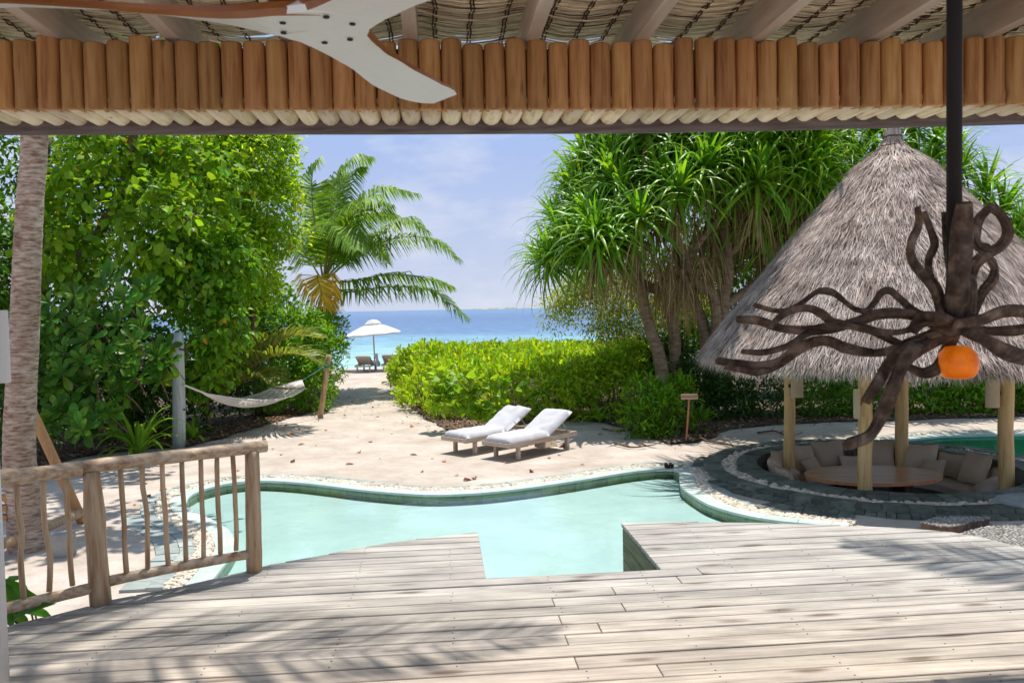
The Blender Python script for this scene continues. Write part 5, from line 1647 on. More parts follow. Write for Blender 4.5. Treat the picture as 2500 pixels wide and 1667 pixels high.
# dead branches lying on the sand at the edge of the shrubs
for pts_, lab in (([(1700, 1068), (1735, 1082), (1775, 1088), (1800, 1100), (1812, 1112)], 'crooked dead branch on the sand to the right of the garden sign'),
                  ([(1470, 1052), (1510, 1058), (1560, 1052), (1600, 1066)], 'thin dead twig on the sand just right of the near lounger'),
                  ([(1850, 1062), (1890, 1058), (1925, 1070), (1960, 1062)], 'dead branch on the sand behind the left gazebo post'),
                  ([(1500, 1088), (1545, 1096), (1600, 1092)], 'thin straight twig on the sand left of the garden sign')):
    P3 = [ground_px(x, y) + Vector((0, 0, .025 + random.uniform(0, .03))) for x, y in pts_]
    t = thing('dead_branch', lab, 'branch', P3[0], group='dead branches on the sand')
    p = catmull(P3, 12)
    b = MB(); b.tube(p, [.022 - .0012 * i for i in range(12)], n=6, wob=.12); b.build('stem', m_bark, t)
    for k in (3, 5, 7, 9):
        e = p[k] + Vector((random.uniform(-.25, .25), random.uniform(-.25, .25), random.uniform(.0, .10)))
        b = MB(); b.tube([p[k], p[k].lerp(e, .5) + Vector((0, 0, .03)), e], [.009, .007, .004], n=5); b.build('twig', m_bark, t)
# ------------------------------------------------------------------ palms
def frond(pts, name, mat, rmat, parent, ll=.75, n=58, droop=.5, fwd=.75, wid=.034, r0=.022, vee=.25, flip=1, start=.14):
    P = catmull(pts, 40)
    b = MB(); b.tube(P, [r0 * (1 - .85 * i / 39) for i in range(40)], n=5)
    nr = len(b.v); nf = len(b.f)
    V, Fc, mi = list(b.v), list(b.f), [1] * len(b.f)
    for i in range(n):
        s = start + (1 - start) * (i + random.uniform(-.2, .2)) / (n - 1)
        s = min(max(s, 0), .999)
        k = min(int(s * 39), 38)
        p = P[k].lerp(P[k + 1], s * 39 - k)
        T = (P[k + 1] - P[k]).normalized()
        S = T.cross(Vector((0, 0, 1)))
        S = S.normalized() if S.length > .05 else Vector((1, 0, 0))
        Nn = S.cross(T) * flip
        L = ll * (math.sin(math.pi * (.16 + .80 * s)) ** .7) * random.uniform(.9, 1.08)
        if random.random() < .04: continue
        for sg_ in (-1, 1):
            f = fwd * (.55 + .9 * s)
            d = (T * f + S * sg_ + Nn * vee + Vector((random.gauss(0, .07), random.gauss(0, .07), random.gauss(0, .07)))).normalized()
            q1 = p + d * L * .5 + Vector((0, 0, -droop * L * .10))
            d2 = (d + Vector((0, 0, -droop * 1.3))).normalized()
            q2 = q1 + d2 * L * .52
            w = (T - d * T.dot(d)).normalized() * wid * .5
            bi = len(V)
            V += [tuple(p - w * .5), tuple(p + w * .5), tuple(q1 - w), tuple(q1 + w), tuple(q2)]
            Fc += [(bi, bi + 1, bi + 3, bi + 2), (bi + 2, bi + 3, bi + 4)]
            mi += [0, 0]
    b.v, b.f, b.mi = V, Fc, mi
    return b.build(name, [mat, rmat], parent)
# mid coconut palm by the path
def KP(x, y, d): return Y(680 + x / 3.336, 330 + y / 3.336, 26.0 + d)
pb0 = KP(395, 1180, 0)
kp = thing('coconut_palm', 'coconut palm with arching fronds over the path to the beach', 'palm tree', (pb0.x - .1, 26, ZS))
trunk(kp, [(pb0.x - .15, 26.1, ZS - .1), (pb0.x - .1, 26.05, .3), (pb0.x - .02, 26, 1.4), (pb0.x, 26, pb0.z - .1)], .17, .13, m_palmtrunk)
fr = [([(372, 1165), (415, 800), (450, 420), (590, 215), (745, 185)], (0, .3, .5, .7, .9)),
      ([(380, 1165), (480, 880), (620, 630), (840, 445), (1125, 480)], (0, 0, -.2, -.3, -.3)),
      ([(385, 1165), (560, 990), (800, 805), (1030, 692), (1215, 790)], (0, .4, .8, 1.1, 1.3)),
      ([(395, 1170), (640, 975), (950, 842), (1250, 850), (1465, 1005)], (0, -.3, -.5, -.7, -.8)),
      ([(400, 1190), (600, 1190), (900, 1135), (1200, 1165), (1405, 1232)], (0, .4, .8, 1.1, 1.3)),
      ([(400, 1210), (560, 1275), (900, 1235), (1250, 1270), (1535, 1490)], (0, -.3, -.6, -.9, -1.1)),
      ([(372, 1165), (405, 960), (440, 800), (520, 740), (640, 930)], (0, -.5, -1.1, -1.8, -2.5)),
      ([(360, 1165), (305, 800), (272, 500), (280, 300), (335, 195)], (0, -.2, -.3, -.3, -.2)),
      ([(368, 1165), (420, 780), (470, 500), (570, 330), (700, 270)], (0, .5, .9, 1.3, 1.5)),
      ([(345, 1170), (240, 1000), (100, 850), (-50, 780), (-180, 900)], (0, .2, .3, .4, .4)),
      ([(380, 1165), (480, 960), (620, 840), (760, 860), (880, 1040)], (0, .6, 1.2, 1.6, 1.9)),
      ([(380, 1165), (520, 900), (650, 720), (800, 640), (960, 660)], (0, 1, 1.8, 2.4, 2.8)),
      ([(370, 1165), (390, 850), (400, 600), (440, 440), (520, 360)], (0, .8, 1.6, 2.2, 2.6)), ([(375, 1165), (470, 860), (600, 660), (740, 560), (900, 560)], (0, -.6, -1.0, -1.3, -1.4)),
      ]
for pts, ds in fr:
    frond([KP(x, y, d) for (x, y), d in zip(pts, ds)], 'frond', l_palm, l_rachis, kp, ll=1.4, droop=1.0, wid=.062, r0=.035, n=84, fwd=.5)
f = frond([KP(350, 1185, 0), KP(330, 1150, -.4), KP(315, 1150, -.9), KP(345, 1260, -1.3), KP(385, 1400, -1.4)], 'frond', l_palmy, l_rachis_o, kp, ll=1.2, droop=1.0, wid=.055, n=60, r0=.03, start=.25)
f['label'] = 'drooping yellow dying frond'
for k in range(3):
    b = MB(); q = KP(420 + k * 50, 1330 + k * 30, -.2 + k * .2); b.tube(catmull([pb0, pb0.lerp(q, .6) + Vector((.05, 0, .15)), q], 8), [.02, .03, .035, .035, .03, .03, .04, .02], n=6); b.build('old_frond_base', m_bark, kp)
# young palm behind the hammock
yd = 18.4
yp0 = HP(650, 815, yd)
yp = thing('young_palm', 'young coconut palm with orange midribs behind the hammock', 'palm tree', (yp0.x, yd, ZS))
for pts, ds in (([(650, 900), (800, 620), (940, 450), (1060, 320), (1170, 200)], (0, 0, -.2, -.3, -.4)), ([(650, 900), (1000, 480), (1300, 250), (1500, 180), (1765, 210)], (0, .2, .3, .3, .3)), ([(660, 900), (1000, 530), (1300, 395), (1550, 400), (1720, 490)], (0, -.2, -.4, -.5, -.5)),
                ([(640, 900), (690, 620), (750, 330), (850, 40)], (0, .3, .5, .7)), ([(630, 900), (640, 650), (560, 380), (430, 250)], (0, .3, .5, .7)), ([(665, 900), (860, 700), (1040, 640), (1230, 720)], (0, -.3, -.5, -.6))):
    frond([HP(x, y, yd + d) for (x, y), d in zip(pts, ds)], 'frond', l_palmb, l_rachis_o, yp, ll=.95, droop=.35, wid=.042, n=56, vee=.5)
# foreground coconut palm at the left; its crown is above the roof line
def tall_palm(label, base, pts, crown, r0, r1, n=15, ln=3.6, seed=1):
    rr = random.Random(seed)
    t = thing('coconut_palm', label, 'palm tree', base)
    P = catmull(pts, 34)
    rad = [(r0 + (r1 - r0) * min(1, i / 22)) * (1.18 - .18 * min(1, i / 4)) for i in range(34)]
    b = MB()
    vs_, n_ = [], 20
    Pd = catmull(pts, 150)
    rd_ = [np.interp(i / 149 * 33, range(34), rad) * (1 + .018 * (i % 3 == 0) + .02 * mnoise.noise(Vector((i * .2, seed, 0)))) for i in range(150)]
    b.tube(Pd, rd_, n=n_, wob=.006); b.build('trunk', m_palmtrunk, t, smooth=True)
    c = Vector(crown)
    for k in range(n):
        a = 2 * math.pi * k / n * 1.0 + rr.uniform(-.2, .2)
        el = rr.uniform(-.15, .95)
        h = Vector((math.cos(a), math.sin(a), 0))
        L = ln * rr.uniform(.85, 1.1)
        pts_ = [c, c + h * L * .3 * math.cos(el) + Vector((0, 0, L * .33 * math.sin(el) + .15)), c + h * L * .65 * math.cos(el * .7) + Vector((0, 0, L * .5 * math.sin(el * .7))), c + h * L * .95 + Vector((0, 0, L * (.45 * math.sin(el * .6) - .28)))]
        frond(pts_, 'frond', l_palm, l_rachis, t, ll=.85, droop=.6, wid=.05, r0=.03, n=50)
    return t
tb = G(72, 1342, ZS)
tp = [tb - Vector((0, 0, .1)), Y(62, 1260, 9.02), Y(52, 1180, 9.0), Y(47, 1080, 9.0), Y(52, 950, 8.95), Y(60, 800, 8.9), Y(66, 640, 8.85), Y(74, 480, 8.78), Y(84, 330, 8.7)]
tp = tp + [Vector((-4.75, 8.4, 5.2)), Vector((-3.9, 7.9, 7.4)), Vector((-2.6, 7.3, 9.6))]
tall_palm('ringed coconut palm trunk in the left foreground running up past the eave', tb, tp, (-2.5, 7.25, 9.7), .185, .128, n=9, ln=4.0, seed=3)
tall_palm('coconut palm to the right of the deck whose fronds shade the boards', (7.4, 7.2, ZS), [Vector((7.4, 7.2, ZS)), Vector((7.3, 7.1, 3)), Vector((6.9, 6.9, 6.0)), Vector((6.2, 6.8, 8.6))], (6.15, 6.75, 8.7), .17, .12, n=11, ln=3.7, seed=8)

# ------------------------------------------------------------------ pandanus
def rosette_mesh(seed, n=52, ln=1.25, spread=1.0):
    r = random.Random(seed)
    V, Fc = [], []
    for k in range(n):
        s = k / n
        a = k * 2.39996 + r.uniform(-.2, .2)
        el = R(80 - 112 * s ** .9 + r.uniform(-8, 8)) * 1.0
        h = Vector((math.cos(a), math.sin(a), 0)); L = ln * r.uniform(.8, 1.1) * (.6 + .4 * min(1, s * 3))
        p = h * .03 + Vector((0, 0, .18 * (1 - s)))
        d = (h * math.cos(el) + Vector((0, 0, math.sin(el)))).normalized()
        side = Vector((-h.y, h.x, 0)); m = 7
        bi = len(V)
        w0 = r.uniform(.066, .09)
        kink = r.uniform(.32, .75)
        for i in range(m):
            t = i / (m - 1)
            w = w0 * (1.0 - t ** 2.2) * (.7 + .3 * min(1, t * 5))
            N_ = d.cross(side)
            V += [tuple(p - side * w * .5 + N_ * (-w * .18)), tuple(p), tuple(p + side * w * .5 + N_ * (-w * .18))]
            p = p + d * (L / (m - 1))
            d = (d + Vector((0, 0, -(.10 + kink * t * 1.0)))).normalized()
        for i in range(m - 1):
            a0 = bi + i * 3
            Fc += [(a0, a0 + 1, a0 + 4, a0 + 3), (a0 + 1, a0 + 2, a0 + 5, a0 + 4)]
    return npmesh('leaf_rosette', np.array(V), np.array(Fc), l_pand)
def dead_mesh(seed, n=46, ln=1.1):
    r = random.Random(seed)
    V, Fc = [], []
    for k in range(n):
        a = r.uniform(0, 6.28); h = Vector((math.cos(a), math.sin(a), 0))
        p = h * r.uniform(.03, .12) + Vector((0, 0, -r.uniform(.0, .5))); d = (h * r.uniform(.2, .9) + Vector((0, 0, -r.uniform(.3, 1)))).normalized()
        L = ln * r.uniform(.55, 1.1); side = Vector((-h.y, h.x, 0)); bi = len(V); m = 5; w0 = r.uniform(.018, .045)
        for i in range(m):
            t = i / (m - 1); w = w0 * (1 - .8 * t)
            V += [tuple(p - side * w * .5), tuple(p + side * w * .5)]
            p = p + d * L / (m - 1) + Vector((r.gauss(0, .015), r.gauss(0, .015), 0)); d = (d + Vector((0, 0, -.7))).normalized()
        Fc += [(bi + 2 * i, bi + 2 * i + 1, bi + 2 * i + 3, bi + 2 * i + 2) for i in range(m - 1)]
    return npmesh('dead_leaves', np.array(V), np.array(Fc), l_dead)
ROS = [rosette_mesh(i, 50 + 4 * (i % 3), 1.2 + .1 * (i % 3)) for i in range(5)]
DEAD = [dead_mesh(50 + i) for i in range(4)]
def PP(x, y, d): return Y(1280 + x / 2.614, 300 + y / 2.614, d)
def pandanus(label, base, trunks, ros, group='pandanus trees'):
    t = thing('pandanus_tree', label, 'pandanus', base, group=group)
    for k, (pts, r0, r1) in enumerate(trunks):
        trunk(t, pts, r0, r1, m_barkp, name='trunk' if k < 2 else 'branch', n=9, wob=.08, seg=12)
    pm = wm(t).inverted()
    ax = Vector(base)
    for k, (p, sc, dead) in enumerate(ros):
        lean = (p - Vector((ax.x, ax.y + 1.0, p.z - 1.2)))
        lean = (lean.normalized() * .75 + Vector((0, 0, 1))).normalized()
        q = lean.to_track_quat('Z', 'Y').to_matrix().to_4x4()
        mt = Matrix.Translation(p) @ q @ Matrix.Rotation(random.uniform(0, 6.3), 4, 'Z') @ Matrix.Scale(sc, 4)
        o = bpy.data.objects.new('leaf_rosette', ROS[k % 5]); col.objects.link(o); o.parent = t; o.matrix_basis = pm @ mt
        if dead:
            o = bpy.data.objects.new('dead_leaves', DEAD[k % 4]); col.objects.link(o); o.parent = t
            o.matrix_basis = pm @ Matrix.Translation(p - lean * .15) @ Matrix.Rotation(random.uniform(0, 6.3), 4, 'Z') @ Matrix.Scale(sc * random.uniform(.7, 1.0), 4)
        if p.z > 6.15 and p.y < 17.3: continue
        # the limb that carries the rosette
        b = MB()
        tgt = min((Vector(q_) for tr in trunks for q_ in tr[0][1:]), key=lambda q_: (q_ - p).length + .6 * max(0, q_.z - p.z + .3))
        mid = p.lerp(tgt, .5) + Vector((random.uniform(-.15, .15), random.uniform(-.1, .1), -.12))
        b.tube(catmull([p + lean * .05, mid, tgt], 7), [.055, .06, .06, .065, .07, .075, .08], n=7, wob=.08); b.build('limb', m_barkp, t, smooth=True)
r1 = [(740, 640, 17.0), (980, 460, 17.3), (1140, 310, 17.6), (570, 380, 18.2), (560, 250, 18.8), (700, 110, 18.6), (470, 740, 17.2), (450, 640, 17.8), (330, 600, 18.2), (150, 640, 18.8), (185, 760, 18.2), (125, 860, 18.0), (105, 930, 18.4), (265, 800, 17.6), (330, 440, 19.2), (250, 470, 19.5), (320, 360, 19.6), (420, 280, 19.6), (480, 190, 19.8), (560, 110, 19.8),
      (880, 380, 18.0), (900, 230, 18.6), (640, 480, 18.0), (470, 500, 18.6), (380, 860, 17.4), (560, 760, 17.2), (230, 640, 19.2), (800, 320, 19.0), (1050, 200, 18.8), (780, 80, 18.2), (890, 60, 19.0), (1010, 60, 18.6), (650, 20, 19.4), (700, 250, 19.6), (600, 560, 19.0), (830, 560, 18.6), (400, 400, 19.8), (750, 430, 19.6), (950, 120, 20), (1100, 60, 19.6), (560, -40, 19.8), (760, -60, 19.2), (960, -60, 19.4)]
def extra(rs, n):
    out = []
    for _ in range(n):
        x, y, d = random.choice(rs)
        out.append((PP(x + random.uniform(-40, 110), y + random.uniform(-70, 60), d + random.uniform(.5, 1.6)), random.uniform(.9, 1.2), random.random() < .5))
    return out
def high(n, x0, x1, y0, y1):
    return [(Vector((random.uniform(x0, x1), random.uniform(y0, y1), random.uniform(6.2, 7.6))), random.uniform(.95, 1.2), False) for _ in range(n)]
b1 = PP(900, 1640, 18.6)
trA = [([PP(900, 1900, 18.4), PP(870, 1530, 18.4), PP(800, 1300, 18.4), PP(740, 1050, 18.2), PP(690, 850, 18.2), PP(560, 620, 18.6)], .16, .09),
       ([PP(960, 1900, 18.8), PP(965, 1500, 18.8), PP(950, 1300, 18.8), PP(900, 1110, 18.7), PP(800, 1050, 18.6), PP(560, 900, 18.6), PP(300, 760, 18.8)], .15, .08),
       ([PP(1190, 1800, 18.9), PP(1160, 1350, 18.8), PP(1080, 1150, 18.6), PP(1040, 900, 18.4), PP(960, 720, 18.3), PP(850, 460, 18.8), PP(700, 240, 19.2)], .16, .08),
       ([PP(1040, 900, 18.4), PP(1090, 800, 18.2), PP(1240, 620, 18.2), PP(1330, 550, 18.2)], .08, .06),
       ([PP(560, 620, 18.6), PP(450, 480, 19.2), PP(420, 330, 19.4)], .08, .06)]
pandanus('large pandanus with leaf rosettes reaching left over the hedge towards the sea', (b1.x, 18.7, ZS), trA, [(PP(x + (62 if x < 420 else 0), y, d), random.uniform(.85, 1.0) if x < 420 else random.uniform(.95, 1.2), (d < 18.9 or random.random() < .5) and (y < 800)) for x, y, d in r1] + extra(r1, 34))
r2 = [(1480, 400, 17.4), (1290, 260, 17.9), (1250, 110, 18.4), (1400, 100, 18.8), (1550, 90, 18.6), (1700, 90, 18.8), (1800, 110, 18.4), (1850, 210, 18.2), (1760, 350, 17.8), (1700, 250, 18.2), (1600, 230, 18.4), (1550, 330, 18.6), (1810, 470, 17.9), (1640, 470, 18.0), (1600, 800, 18.6), (1500, 900, 18.8), (1330, 420, 18.2), (1220, 400, 18.6), (1390, 230, 19), (1680, 560, 18.5), (1180, 190, 19.2), (1340, 20, 19.4), (1500, -20, 19.2), (1650, 10, 19.4), (1800, 0, 19.4), (1900, 340, 18.8), (1560, 180, 19.6), (1420, 320, 19.6), (1750, 180, 19.8), (1720, 700, 19.0), (1900, 60, 19.2), (1600, -80, 19.6), (1400, -80, 19.8)]
trB = [([PP(1290, 1800, 18.7), PP(1270, 1180, 18.5), PP(1300, 1000, 18.4), PP(1300, 800, 18.4), PP(1270, 640, 18.4), PP(1250, 420, 18.8)], .15, .09),
       ([PP(1230, 1800, 18.6), PP(1220, 1150, 18.4), PP(1130, 1060, 18.3), PP(1070, 980, 18.2)], .13, .08),
       ([PP(1270, 1180, 18.5), PP(1400, 1080, 18.4), PP(1520, 990, 18.5), PP(1640, 760, 18.7)], .10, .07),
       ([PP(1200, 1120, 18.5), PP(1165, 950, 18.6), PP(1130, 840, 18.8), PP(1180, 600, 19.0)], .09, .07),
       ([PP(1300, 850, 18.4), PP(1370, 780, 18.3), PP(1430, 640, 18.1), PP(1480, 500, 17.8)], .08, .06),
       ([PP(1300, 800, 18.4), PP(1340, 640, 18.8), PP(1560, 420, 18.8), PP(1720, 300, 18.8)], .09, .06)]
b2 = PP(1270, 1700, 18.6)
r2 += [(1560, 150, 17.8), (1660, 330, 17.9), (1440, 200, 18.0), (1360, 330, 18.0), (1820, 300, 18.0), (1880, 420, 18.0), (1500, 260, 18.8), (1600, 60, 18.0), (1700, 40, 18.4), (1480, 60, 18.2), (1340, 150, 18.2), (1200, 60, 18.6), (1780, 60, 18.0), (1600, 620, 18.3), (1500, 560, 18.6), (1780, 600, 18.3)]
pandanus('pandanus with bare forked pale trunks standing left of the thatched roof', (b2.x, 18.6, ZS), trB, [(PP(x, y, d), random.uniform(.95, 1.25), d < 18.7 or random.random() < .5) for x, y, d in r2] + extra(r2, 26) + high(14, 3.4, 5.8, 13.6, 15.4))
r3 = [(2050, 330, 19.5), (1980, 360, 19.2), (2100, 400, 19.2), (2240, 330, 19.4), (2290, 365, 19.4), (2345, 425, 19.6), (2400, 480, 19.6), (2440, 530, 19.6), (2330, 395, 20), (2480, 575, 19.6), (2260, 420, 19.2), (2450, 620, 19.2), (2495, 680, 19.2), (2380, 560, 19.0), (2300, 470, 19.0), (2180, 380, 19.6), (2130, 320, 20), (2200, 450, 19.4), (2420, 700, 19.4), (2350, 640, 19.2), (2520, 640, 19.8), (2540, 740, 19.4), (2010, 440, 19.8), (1940, 300, 19.8), (2160, 290, 20.4), (2230, 280, 20.2)]
trC = [([Y(2330, 1030, 19.8), Y(2320, 850, 19.8), Y(2290, 640, 19.8), Y(2250, 480, 19.8)], .15, .08), ([Y(2400, 1030, 19.8), Y(2410, 850, 19.8), Y(2440, 700, 19.8), Y(2430, 560, 19.8)], .13, .08), ([Y(2290, 640, 19.8), Y(2180, 520, 19.8), Y(2050, 430, 19.8)], .1, .07)]
pandanus('pandanus behind the thatched gazebo on the right edge', (Y(2340, 1030, 19.8).x, 19.8, ZS), trC, [(Y(x, y, d), random.uniform(.95, 1.25), random.random() < .4) for x, y, d in r3] + high(20, 4.8, 10.5, 15.6, 17.4))

# curtains of dead straps hanging among the trunks
for t_, n_, xr, yr in ((bpy.data.objects['pandanus_tree'], 14, (680, 1130), (760, 960)), (bpy.data.objects['pandanus_tree.001'], 12, (1080, 1650), (520, 800))):
    pm = wm(t_).inverted()
    for k in range(n_):
        p = PP(random.uniform(*xr), random.uniform(*yr), random.uniform(17.4, 19.2))
        o = bpy.data.objects.new('dead_leaves', DEAD[k % 4]); col.objects.link(o); o.parent = t_
        o.matrix_basis = pm @ Matrix.Translation(p) @ Matrix.Rotation(random.uniform(0, 6.3), 4, 'Z') @ Matrix.Diagonal((.9, .9, 1.1, 1))
# ------------------------------------------------------------------ left trees and shrubs
def lob(px, py, d, rx, ry, rz):
    p = Y(px, py, d); return (p.x, p.y, p.z, rx, ry, rz)
def base_of(lb): return (lb[0], lb[1], ZS)
# big leaved tree (hibiscus) left
lbs = [lob(250, 430, 16.6, 1.0, .9, 1.0), lob(400, 560, 16.2, .8, .8, .9), lob(160, 560, 16.8, .7, .8, 1.0), lob(330, 360, 17.4, 1.2, 1.0, .9), lob(480, 470, 17.2, .8, .8, 1.1), lob(210, 640, 16.6, .6, .6, .5), (-7.4, 13.6, 7.2, 1.5, 1.3, .7), (-5.6, 13.2, 7.6, 1.2, 1.2, .6), (-8.2, 15.4, 6.6, 1.6, 1.2, .9), (-6.4, 15.2, 6.8, 1.3, 1.1, .8), (-4.0, 12.4, 7.6, 1.2, 1.1, .6), (-5.4, 11.6, 7.5, 1.2, 1.0, .6)]
tA = thing('hibiscus_tree', 'broadleaf tree with large heart shaped leaves behind the foreground palm trunk', 'tree', (-8.0, 17.6, ZS))
foliage('crown', lbs, 950, 9, .17, .45, (.10, .29), (.7, .95), T_OVATE, [l_hib], tA, npart=290, pmat=[l_hibp])
trunk(tA, [(-8.1, 17.7, ZS), Y(190, 690, 17.2), Y(225, 600, 17.0), Y(300, 470, 17.0)], .17, .08, m_bark)
trunk(tA, [Y(300, 470, 17.0), (-6.6, 15.2, 6.3), (-5.4, 13.4, 7.2), (-4.3, 12.3, 7.5)], .09, .04, m_bark, name='limb')
trunk(tA, [(-8.1, 17.7, ZS), Y(330, 760, 17.6), Y(420, 640, 17.2), Y(470, 520, 17.4)], .12, .06, m_bark, name='limb')
# pale drooping hibiscus in the middle
lbs = [lob(480, 700, 16.9, .65, .6, .8), lob(540, 800, 16.9, .5, .5, .7), lob(430, 620, 17.0, .7, .6, .6), lob(500, 900, 17.0, .45, .45, .55), lob(560, 650, 17.4, .55, .6, .7)]
tB = thing('drooping_hibiscus', 'pale green leafy bush whose leaves hang down above the hammock rope', 'bush', (-6.4, 17.3, ZS))
foliage('crown', lbs, 460, 9, .14, .95, (.12, .21), (.65, .85), T_OVATE, [l_bush], tB, npart=240, pmat=[l_hibp, l_young])
trunk(tB, [(-6.5, 17.4, ZS), (-6.5, 17.3, .6), Y(500, 700, 17.2)], .05, .03, m_bark, name='stem')
# lime flowering tree
lbs = [lob(588, 420, 19.6, 1.1, 1.0, 1.1), lob(668, 520, 19.8, .75, .8, .9), lob(528, 540, 19.2, .8, .8, .9), lob(608, 640, 19.6, .7, .8, .8), lob(658, 380, 20.2, .6, .8, .9), lob(508, 400, 19.8, .9, .9, 1.0), lob(618, 700, 20.4, .6, .5, .5), lob(668, 590, 20.0, .45, .6, .5), lob(608, 320, 20.2, 1.0, .9, .8)]
tC = thing('flowering_tree', 'lime green small leaved tree left of the coconut palm against the sky', 'tree', (-6.3, 20.3, ZS))
foliage('crown', lbs, 2100, 13, .15, .35, (.07, .20), (.45, .7), T_SMALL, [l_lime], tC, stuff=False)
foliage('flower_sprays', lbs, 260, 8, .07, -.3, (.05, .08), (.5, .8), T_SMALL, [l_olive], tC, rmin=.95)
trunk(tC, [(-6.3, 20.3, ZS), (-6.4, 20.3, 1.5), (-6.2, 20.2, 4.2)], .14, .05, m_bark)
# dense dark tree behind
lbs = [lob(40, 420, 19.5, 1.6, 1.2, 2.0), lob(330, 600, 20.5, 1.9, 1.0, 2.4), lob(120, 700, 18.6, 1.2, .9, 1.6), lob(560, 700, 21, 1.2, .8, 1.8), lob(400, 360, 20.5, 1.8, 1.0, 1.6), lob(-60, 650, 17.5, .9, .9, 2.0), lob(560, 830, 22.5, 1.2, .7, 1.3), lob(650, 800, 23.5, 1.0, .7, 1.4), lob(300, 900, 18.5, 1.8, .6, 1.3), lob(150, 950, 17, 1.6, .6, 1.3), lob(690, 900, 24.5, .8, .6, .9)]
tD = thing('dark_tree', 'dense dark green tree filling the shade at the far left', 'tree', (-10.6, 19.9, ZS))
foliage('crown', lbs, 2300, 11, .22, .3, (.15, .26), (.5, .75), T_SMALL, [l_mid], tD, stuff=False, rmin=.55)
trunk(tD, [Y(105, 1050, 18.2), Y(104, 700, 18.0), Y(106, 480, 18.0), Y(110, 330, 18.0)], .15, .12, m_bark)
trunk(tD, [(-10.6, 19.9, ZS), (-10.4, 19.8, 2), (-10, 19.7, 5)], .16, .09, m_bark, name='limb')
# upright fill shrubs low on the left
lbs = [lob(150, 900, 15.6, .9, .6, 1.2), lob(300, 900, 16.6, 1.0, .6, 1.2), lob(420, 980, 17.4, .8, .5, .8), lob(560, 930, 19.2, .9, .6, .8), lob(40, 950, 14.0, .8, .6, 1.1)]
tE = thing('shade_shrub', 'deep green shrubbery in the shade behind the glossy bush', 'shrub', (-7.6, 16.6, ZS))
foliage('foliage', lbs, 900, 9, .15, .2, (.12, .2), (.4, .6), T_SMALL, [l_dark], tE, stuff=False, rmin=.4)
# glossy dark rosette shrub
gs = thing('glossy_shrub', 'dark glossy shrub with spoon shaped leaves in whorls beside the palm trunk', 'shrub', (-7.4, 14.3, ZS))
cent = [(110, 880, 14.0), (150, 910, 13.6), (185, 800, 14.0), (210, 755, 14.4), (215, 830, 13.8), (250, 700, 14.4), (300, 730, 14.0), (330, 740, 14.2), (345, 800, 14.0), (330, 830, 13.6), (320, 860, 13.8), (400, 850, 14.6), (380, 870, 14.2), (395, 890, 14.4), (110, 820, 14.2), (140, 1000, 13.4), (190, 1030, 13.3), (200, 1050, 13.0), (230, 1010, 13.6), (150, 930, 13.8), (250, 870, 13.7), (260, 900, 14.0), (120, 740, 14.5), (160, 860, 13.9), (290, 790, 14.4), (180, 720, 14.6), (130, 950, 13.7), (120, 1030, 13.4), (220, 930, 13.9), (280, 950, 14.2), (300, 840, 14.3), (230, 780, 14.5), (345, 720, 14.6), (270, 670, 14.9), (170, 1000, 13.5), (260, 1010, 13.9), (300, 960, 14.2), (330, 920, 14.2), (390, 930, 14.4), (200, 880, 13.7), (290, 890, 14.0), (120, 780, 14.3), (360, 700, 14.8), (410, 880, 14.5)]
PP_, DD_, UU_, LL_ = [], [], [], []
for (x, y, d) in cent:
    c = Y(x, y, d); k = random.randint(11, 14)
    ax_ = Vector((random.uniform(-.45, .45), -.85 + random.uniform(-.3, .3), .6)).normalized()
    for i in range(k):
        s = i / k; a = i * 2.39996
        e1 = ax_.orthogonal().normalized(); e2 = ax_.cross(e1)
        el = R(62 - 75 * s)
        dd = (e1 * math.cos(a) + e2 * math.sin(a)) * math.cos(el) + ax_ * math.sin(el)
        PP_.append(tuple(c - ax_ * .05 * s)); DD_.append(tuple(dd)); UU_.append(tuple(ax_ + dd * -.2)); LL_.append(random.uniform(.24, .36) * (.7 + .3 * min(1, s * 2)))
    b = MB(); b.tube(catmull([c, c + Vector((random.uniform(-.05, .05), .22, -.12)), c + Vector((random.uniform(-.1, .1), .55, -.4))], 6), .012, n=5); b.build('stem', m_bark, gs)
PP_, DD_, UU_, LL_ = map(np.array, (PP_, DD_, UU_, LL_))
sel = np.zeros(len(PP_), bool); sel[np.argsort(np.linalg.norm(PP_ - np.array(CAM), axis=1))[:298]] = True
leaf_parts('leaf', PP_[sel], DD_[sel], UU_[sel], LL_[sel], LL_[sel] * .62, T_SPOON, [l_gloss, l_young], gs)
if (~sel).any():
    V, Fc = leaves(PP_[~sel], DD_[~sel], UU_[~sel], LL_[~sel], LL_[~sel] * .62, T_SPOON)
    o = link('leaves', npmesh('leaves', V, Fc, l_glossi), gs); o['kind'] = 'stuff'
trunk(gs, [ground_px(248, 1090), Y(240, 980, 15.4), Y(234, 900, 15.4)], .032, .024, m_barkp, name='stem')
